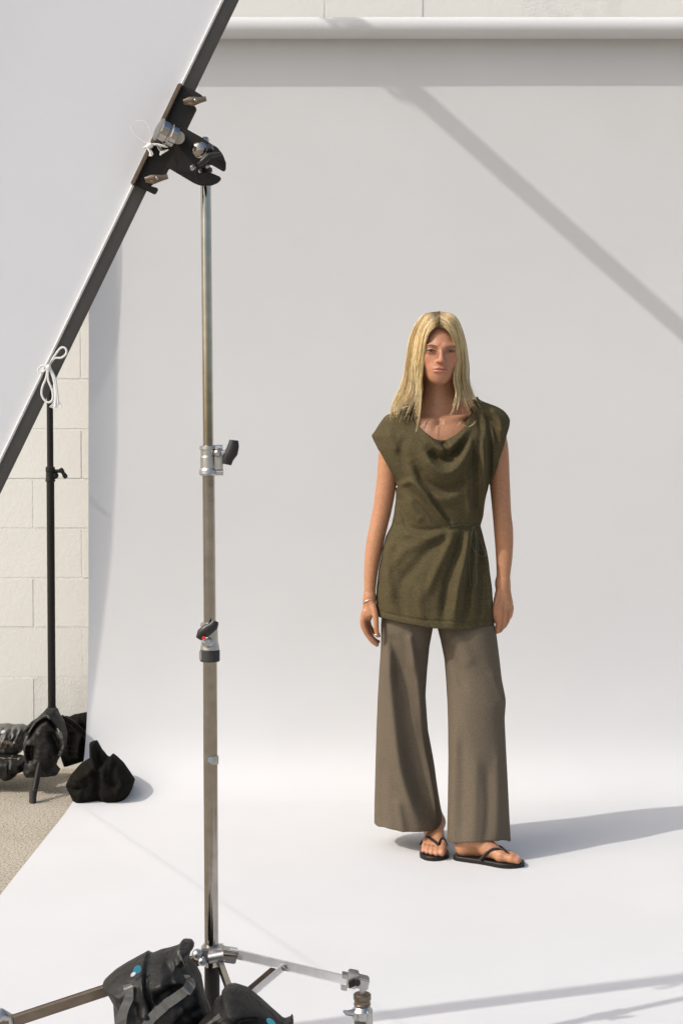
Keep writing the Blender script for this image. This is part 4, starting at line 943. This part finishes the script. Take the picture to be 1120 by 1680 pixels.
    S = [([(690, 706), (704, 726), (722, 738), (744, 726), (768, 700)], .014, 6), ([(700, 738), (712, 752), (727, 756), (742, 744), (762, 716)], -.028, 7), ([(690, 742), (706, 766), (728, 776), (750, 760), (770, 722)], .017, 8), ([(676, 752), (694, 788), (726, 802), (756, 786), (776, 740)], -.019, 9), ([(668, 760), (690, 806), (726, 818), (760, 800)], .007, 9),
         ([(722, 724), (729, 738), (727, 752)], -.014, 4), ([(711, 716), (720, 727), (729, 743)], -.010, 3),
         ([(664, 716), (656, 742), (664, 776)], -.006, 7), ([(640, 700), (638, 720), (650, 745)], .006, 7),
         ([(652, 796), (672, 790), (690, 806), (712, 836), (734, 862)], .012, 5), ([(666, 800), (690, 822), (712, 850), (730, 868)], -.009, 6), ([(700, 806), (716, 830), (738, 860)], -.012, 4), ([(655, 810), (658, 838), (668, 862)], -.010, 5), ([(668, 815), (676, 838), (690, 855)], .007, 7),
         ([(648, 858), (690, 868), (735, 864), (790, 862)], -.006, 4.5), ([(655, 872), (690, 880), (730, 874)], .007, 6),
         ([(782, 705), (788, 760), (790, 820), (787, 858)], .013, 4), ([(798, 690), (800, 740), (799, 790), (792, 840)], -.016, 4), ([(772, 720), (775, 780), (777, 850)], -.012, 4), ([(790, 680), (806, 700), (812, 730)], -.012, 4), ([(778, 670), (783, 700), (782, 740)], -.010, 4), ([(800, 668), (815, 690), (818, 715)], .010, 5), ([(762, 760), (760, 800), (768, 850)], .008, 5),
         ([(738, 868), (732, 890), (712, 930), (694, 975)], .010, 7), ([(756, 868), (748, 900), (730, 950), (722, 1015)], -.014, 7), ([(765, 870), (760, 905), (746, 960), (738, 1018)], .014, 7), ([(774, 872), (768, 910), (764, 960), (757, 1018)], -.016, 6), ([(783, 872), (786, 915), (784, 970), (780, 1020)], -.010, 5), ([(792, 890), (800, 940), (803, 1000)], .010, 5),
         ([(736, 866), (700, 884), (662, 900), (640, 930)], .007, 8), ([(735, 868), (700, 900), (660, 950)], -.009, 9), ([(640, 880), (632, 930), (640, 990)], .009, 9), ([(665, 930), (655, 970), (662, 1010)], -.006, 9), ([(690, 950), (684, 985), (690, 1015)], .006, 8),
         ([(618, 1000), (700, 1012), (810, 1014)], -.0032, 1.6)]
    disp = strokes_map(GPX, GPY, S)
    disp += .0022 * np.sin(GX * 34 + GZ * 22 + 2 * np.sin(GZ * 14)) * np.sin(GZ * 31 + GX * 11)
    wf = 1 / (1 + np.exp((T.y - D0 + .03) / .018))
    T.F -= (disp[:, None, :] * wf[None, :, None]).astype(np.float32)
    # hem (slightly sloping), hollow inside
    zh = np.interp(T.x, [W(p, 1000)[0] for p in (616, 640, 700, 740, 811)], [zz(p) for p in (1010, 1013, 1023, 1026, 1025)])[:, None, None] + np.zeros_like(T.F)
    core = T.F + .010
    T.F = np.maximum(T.F, zh - T.z[None, None, :]); T.F = np.maximum(T.F, -np.maximum(core, T.z[None, None, :] - zh - .05))
    # neckline scoop, front low and back high
    pxs, pys = zip(*[(640, 630), (658, 655), (664, 672), (680, 694), (694, 709), (706, 719), (716, 722.5), (728, 721.5), (742, 714), (755, 704), (766, 690), (774, 674), (780, 662), (787, 650), (796, 636)])
    zN = np.interp(GPX[:, 0], pxs, [zz(p, -.09) for p in pys]); zB = np.interp(GPX[:, 0], [650, 664, 720, 776, 797], [zz(p) for p in (636, 666, 664, 656, 636)])
    blendy = np.clip((T.y - (D0 - .055)) / .07, 0, 1)[None, :]; blendy = blendy * blendy * (3 - 2 * blendy)
    zc = zN[:, None] * (1 - blendy) + np.maximum(zB, zN)[:, None] * blendy
    inx = (GPX[:, 0] > 650) & (GPX[:, 0] < 797)
    cut = np.where(inx[:, None, None], (zc[:, :, None] - T.z[None, None, :]) * .8, .02)
    a_ = T.F; b_ = -cut; k = .004; hh = np.clip(.5 + .5 * (b_ - a_) / k, 0, 1); T.F = (a_ * (1 - hh) + b_ * hh + k * hh * (1 - hh)).astype(np.float32)
    # hollow where the arms leave
    T.cone(W(640, 735, .006), W(630, 800, .006), .038, .038, .003, 'cut'); T.cone(W(815, 735, .006), W(821, 800, .006), .040, .038, .003, 'cut')
    me, _ = T.mesh('top'); link('top', me, M['olive'], root)
    # tie cord, bow and tails
    def on(F_, pts, off):
        out = []
        for x, y in pts:
            p = P(x, y, D0 - .1); yf = F_.front(p.x, p.z); yf = D0 - .08 if yf is None else yf
            p = P(x, y, yf); q = F_.front(p.x, p.z); yf = q if q is not None else yf
            out.append(tuple(P(x, y, yf - off)))
        return out
    def cord(pts, r, off=.004, nm='tie_cord'):
        s = spline(pts, 6); q = np.array(on(T, s, off)); 
        qs = q.copy()
        for _ in range(3): qs[1:-1, 1] = (qs[:-2, 1] + qs[1:-1, 1] + qs[2:, 1]) / 3; qs[:, 1] = np.minimum(qs[:, 1], q[:, 1])
        MB().tube([Vector(p) for p in qs], r, 8).build(nm, M['cord'], root)
    cord([(734, 865), (748, 862), (762, 861), (787, 862)], .0018, .0012)
    cord([(775, 864), (772, 880), (773, 896), (779, 906), (784, 902), (782, 885), (777, 866)], .0024)
    cord([(776, 864), (784, 882), (793, 900), (797, 910), (790, 913), (779, 905), (775, 890)], .0021)
    cord([(776, 866), (771, 885), (769, 920), (770, 950), (772, 962)], .0022); cord([(778, 866), (780, 895), (781, 930), (781, 958)], .0022)
    MB().ball(Vector(on(T, [(776, 865)], .006)[0]), (.006, .005, .006)).build('tie_knot', M['cord'], root)
    # --- trousers
    K = Field(lin(W(600, 1300, .1)[0], W(848, 1300, -.1)[0], .0034), lin(D0 - .24, D0 + .22, .0038), lin(zz(1395, -.1) - .01, zz(985), .0036))
    KX, KZ = np.meshgrid(K.x, K.z, indexing='ij')
    def leg(rows, strokes, hem, seed):
        strokes = [(p, a * (.65 if seed > 2 else .9), w * 1.15) for p, a, w in strokes]
        yd = lambda r: D0 + r[3]
        zr = [P(720, r[0], yd(r)).z for r in rows]; Z = K.z
        xl = smooth_tab(Z, zr, [P(r[1], r[0], yd(r)).x for r in rows], .03); xr = smooth_tab(Z, zr, [P(r[2], r[0], yd(r)).x for r in rows], .03)
        yc = smooth_tab(Z, zr, [yd(r) for r in rows], .08); hf = smooth_tab(Z, zr, [r[4] for r in rows], .08); hb = smooth_tab(Z, zr, [r[5] for r in rows], .08)
        X, Y = K.x[:, None, None], K.y[None, :, None]; cx, a = (xl + xr) / 2, (xr - xl) / 2; yy_ = Y - yc
        dep = np.where(yy_ < 0, hf, hb); f = ((np.abs((X - cx) / a) ** 2.15 + np.abs(yy_ / dep) ** 2.15) ** (1 / 2.15) - 1) * np.minimum(a, dep) * .95
        sc = FPX / yc; GPX = 560 + KX * sc; GPY = 765 + (CAMZ - KZ) * sc
        d = strokes_map(GPX, GPY, strokes) + .0014 * np.sin(KX * 40 + 3 * np.sin(KZ * 6 + seed) + seed)
        wf = 1 / (1 + np.exp((Y - yc + .02) / .015)); f = f - d[:, None, :] * wf
        zh = np.interp(K.x, [P(p, 1370, D0 + hem[2]).x for p in hem[0]], [P(720, p, D0 + hem[2]).z for p in hem[1]])[:, None, None]
        core = f + .009; f = np.maximum(f, zh - K.z); f = np.maximum(f, -np.maximum(core, K.z - zh - .07))
        # the back of the hem hangs level
        return f.astype(np.float32)
    SL = [([(632, 1060), (637, 1110), (643, 1170), (652, 1240), (664, 1290), (684, 1340)], .017, 8), ([(655, 1050), (662, 1120), (668, 1190), (680, 1260), (700, 1325)], -.022, 11), ([(672, 1040), (680, 1090), (690, 1160), (700, 1230), (714, 1310), (724, 1352)], .012, 6), ([(640, 1035), (650, 1080), (652, 1130)], -.010, 6),
          ([(668, 1035), (672, 1060), (676, 1100)], .010, 5), ([(694, 1150), (700, 1220), (716, 1290), (722, 1350)], -.010, 4), ([(628, 1240), (626, 1300), (630, 1358)], -.007, 6), ([(650, 1300), (655, 1330), (660, 1362)], .008, 6), ([(614, 1354), (670, 1359), (728, 1357)], -.0025, 1.5)]
    SR = [([(722, 1040), (734, 1062), (748, 1095), (760, 1130)], -.011, 6), ([(735, 1040), (752, 1052), (770, 1090)], .012, 10), ([(800, 1090), (818, 1130), (824, 1152)], .008, 7), ([(744, 1180), (742, 1260), (740, 1340), (742, 1384)], .009, 6), ([(757, 1200), (758, 1280), (756, 1384)], -.008, 6),
          ([(778, 1230), (776, 1300), (772, 1380)], .008, 7), ([(795, 1250), (797, 1320), (792, 1380)], -.010, 6), ([(812, 1220), (814, 1300), (812, 1380)], .008, 6), ([(733, 1381), (770, 1377), (800, 1373), (837, 1375)], -.0025, 1.5)]
    rl_ = [(980, 634, 716, .010, .080, .09), (1010, 626, 713, .012, .09, .10), (1024, 624.5, 711, .012, .098, .10), (1060, 625, 704, .016, .092, .10), (1100, 622, 700, .022, .088, .10), (1140, 619.5, 697.5, .028, .085, .10), (1200, 617, 702, .036, .085, .10), (1260, 615.5, 713, .060, .105, .105), (1320, 614, 722, .078, .122, .11), (1368, 613.5, 728.5, .088, .130, .11)]
    rr_ = [(980, 713, 796, .004, .080, .09), (1010, 714, 805, .003, .09, .10), (1030, 717, 812, .002, .100, .10), (1050, 722, 815, -.004, .098, .10), (1080, 728.5, 818.5, -.010, .095, .10), (1115, 731.5, 822, -.018, .092, .10), (1150, 733.5, 828.5, -.028, .092, .10), (1178, 734.5, 826.5, -.034, .090, .10), (1250, 735.5, 830, -.046, .088, .10), (1320, 734.5, 834, -.056, .092, .10), (1395, 732.5, 838, -.062, .096, .10)]
    fl = leg(rl_, SL, ((610, 618, 632, 660, 700, 718, 731), (1370, 1365, 1363, 1364.5, 1366, 1365, 1371), -.04), 1.0); fr_ = leg(rr_, SR, ((729, 738, 750, 770, 800, 822, 832, 842), (1395, 1389, 1386.5, 1381, 1379, 1380, 1383, 1390), -.14), 2.4)
    h_ = np.clip(.5 + .5 * (fr_ - fl) / .006, 0, 1); K.F = np.minimum(fl, fr_)
    me, _ = K.mesh('trousers'); link('trousers', me, M['taupe'], root)
    # --- sandals
    for q, L, med, toes in ((qL, LL, 1, 0), (qR, LR, -1, 0)):
        prof = [(-.008, .010), (0, .024), (.02, .032), (.06, .034), (.10, .033), (.14, .038), (.175, .0455), (.205, .044), (.228, .034), (.243, .020), (.249, .004)]
        off = lambda s: .004 * math.sin(max(0, s - .05) / .2 * 3.14)
        sp = spline(prof, 4); left = [(s, w + off(s)) for s, w in sp]; right = [(s, -w + off(s) * .4) for s, w in sp][::-1]; ring = left + right
        m = MB(); nn = len(ring); v = []
        for z, ins in ((-.0165, .003), (-.0145, 0), (-.006, 0), (-.002, .0), (.0006, .0015), (.0008, .006)):
            cxs = .12
            for s, w in ring: v.append(Vector(q(cxs + (s - cxs) * (1 - ins / .12), w * (1 - ins / .04), z + .0006)))
        m.add(v, [(i * nn + k, i * nn + (k + 1) % nn, (i + 1) * nn + (k + 1) % nn, (i + 1) * nn + k) for i in range(5) for k in range(nn)] + [tuple(range(nn))[::-1], tuple(range(5 * nn, 6 * nn))], False)
        s_ = m.build('sandal', M['sandal'], root)
        def surf(s, mm, up=.002):
            p = q(s, mm, 0); i = int(np.clip(np.searchsorted(F.x, p[0]), 0, len(F.x) - 1)); j = int(np.clip(np.searchsorted(F.y, p[1]), 0, len(F.y) - 1))
            kmax = int(np.searchsorted(F.z, .13)); c = np.where(F.F[i, j, :kmax] < 0)[0]; z = F.z[c[-1]] if len(c) else .018
            return Vector((p[0], p[1], min(float(z), .085) + up))
        for a_, b_ in (((.196, .017), (.105, .042)), ((.196, .017), (.105, -.042))):
            pts = []
            for i in range(13):
                t = i / 12; s = a_[0] + (b_[0] - a_[0]) * t; mm = a_[1] + (b_[1] - a_[1]) * (t ** .85 if b_[1] < 0 else t)
                w = surf(s, mm)
                w = Vector((w.x, w.y, min(w.z, .022 + (12 - i) * .012)))
                pts.append(w)
            pts = np.array([tuple(p) for p in pts])
            for _ in range(10): pts[1:-1] = (pts[:-2] + 2 * pts[1:-1] + pts[2:]) / 4
            sp = spline([tuple(p) for p in pts], 3)
            MB().tube([Vector(p) for p in sp], .0052, 10, flat=.8).build('strap', M['sandal'], s_)
        MB().tube([surf(.196, .017, .002), Vector(q(.199, .017, 0))], .0032, 8).build('toe_post', M['sandal'], s_)
    # bracelet and ring
    c = Vector(W(606, 985, -.024)); m = MB(); pts = []
    ax = Vector((.75, -.15, .65)).normalized(); e1 = Vector((.9, 0, -.25)); e1 = Vector((.93, .1, .36)).normalized(); e2 = Vector((.12, 1, -.18)).normalized()
    for i in range(33):
        a = i / 32 * 2 * math.pi; pts.append(c + e1 * (.0215 * math.cos(a)) + e2 * (.0215 * math.sin(a)))
    m.tube(pts, .0022, 8, caps=False); m.build('bracelet', M['gold'], root)
    c = Vector(W(618, 1040, -.051)); m = MB(); m.tube([c + Vector((math.cos(i * .3927) * .0092, math.sin(i * .3927) * .0092, .2 * math.cos(i * .3927) * .0092)) for i in range(17)], .0012, 6, caps=False); m.build('ring', M['gold'], root)
person()
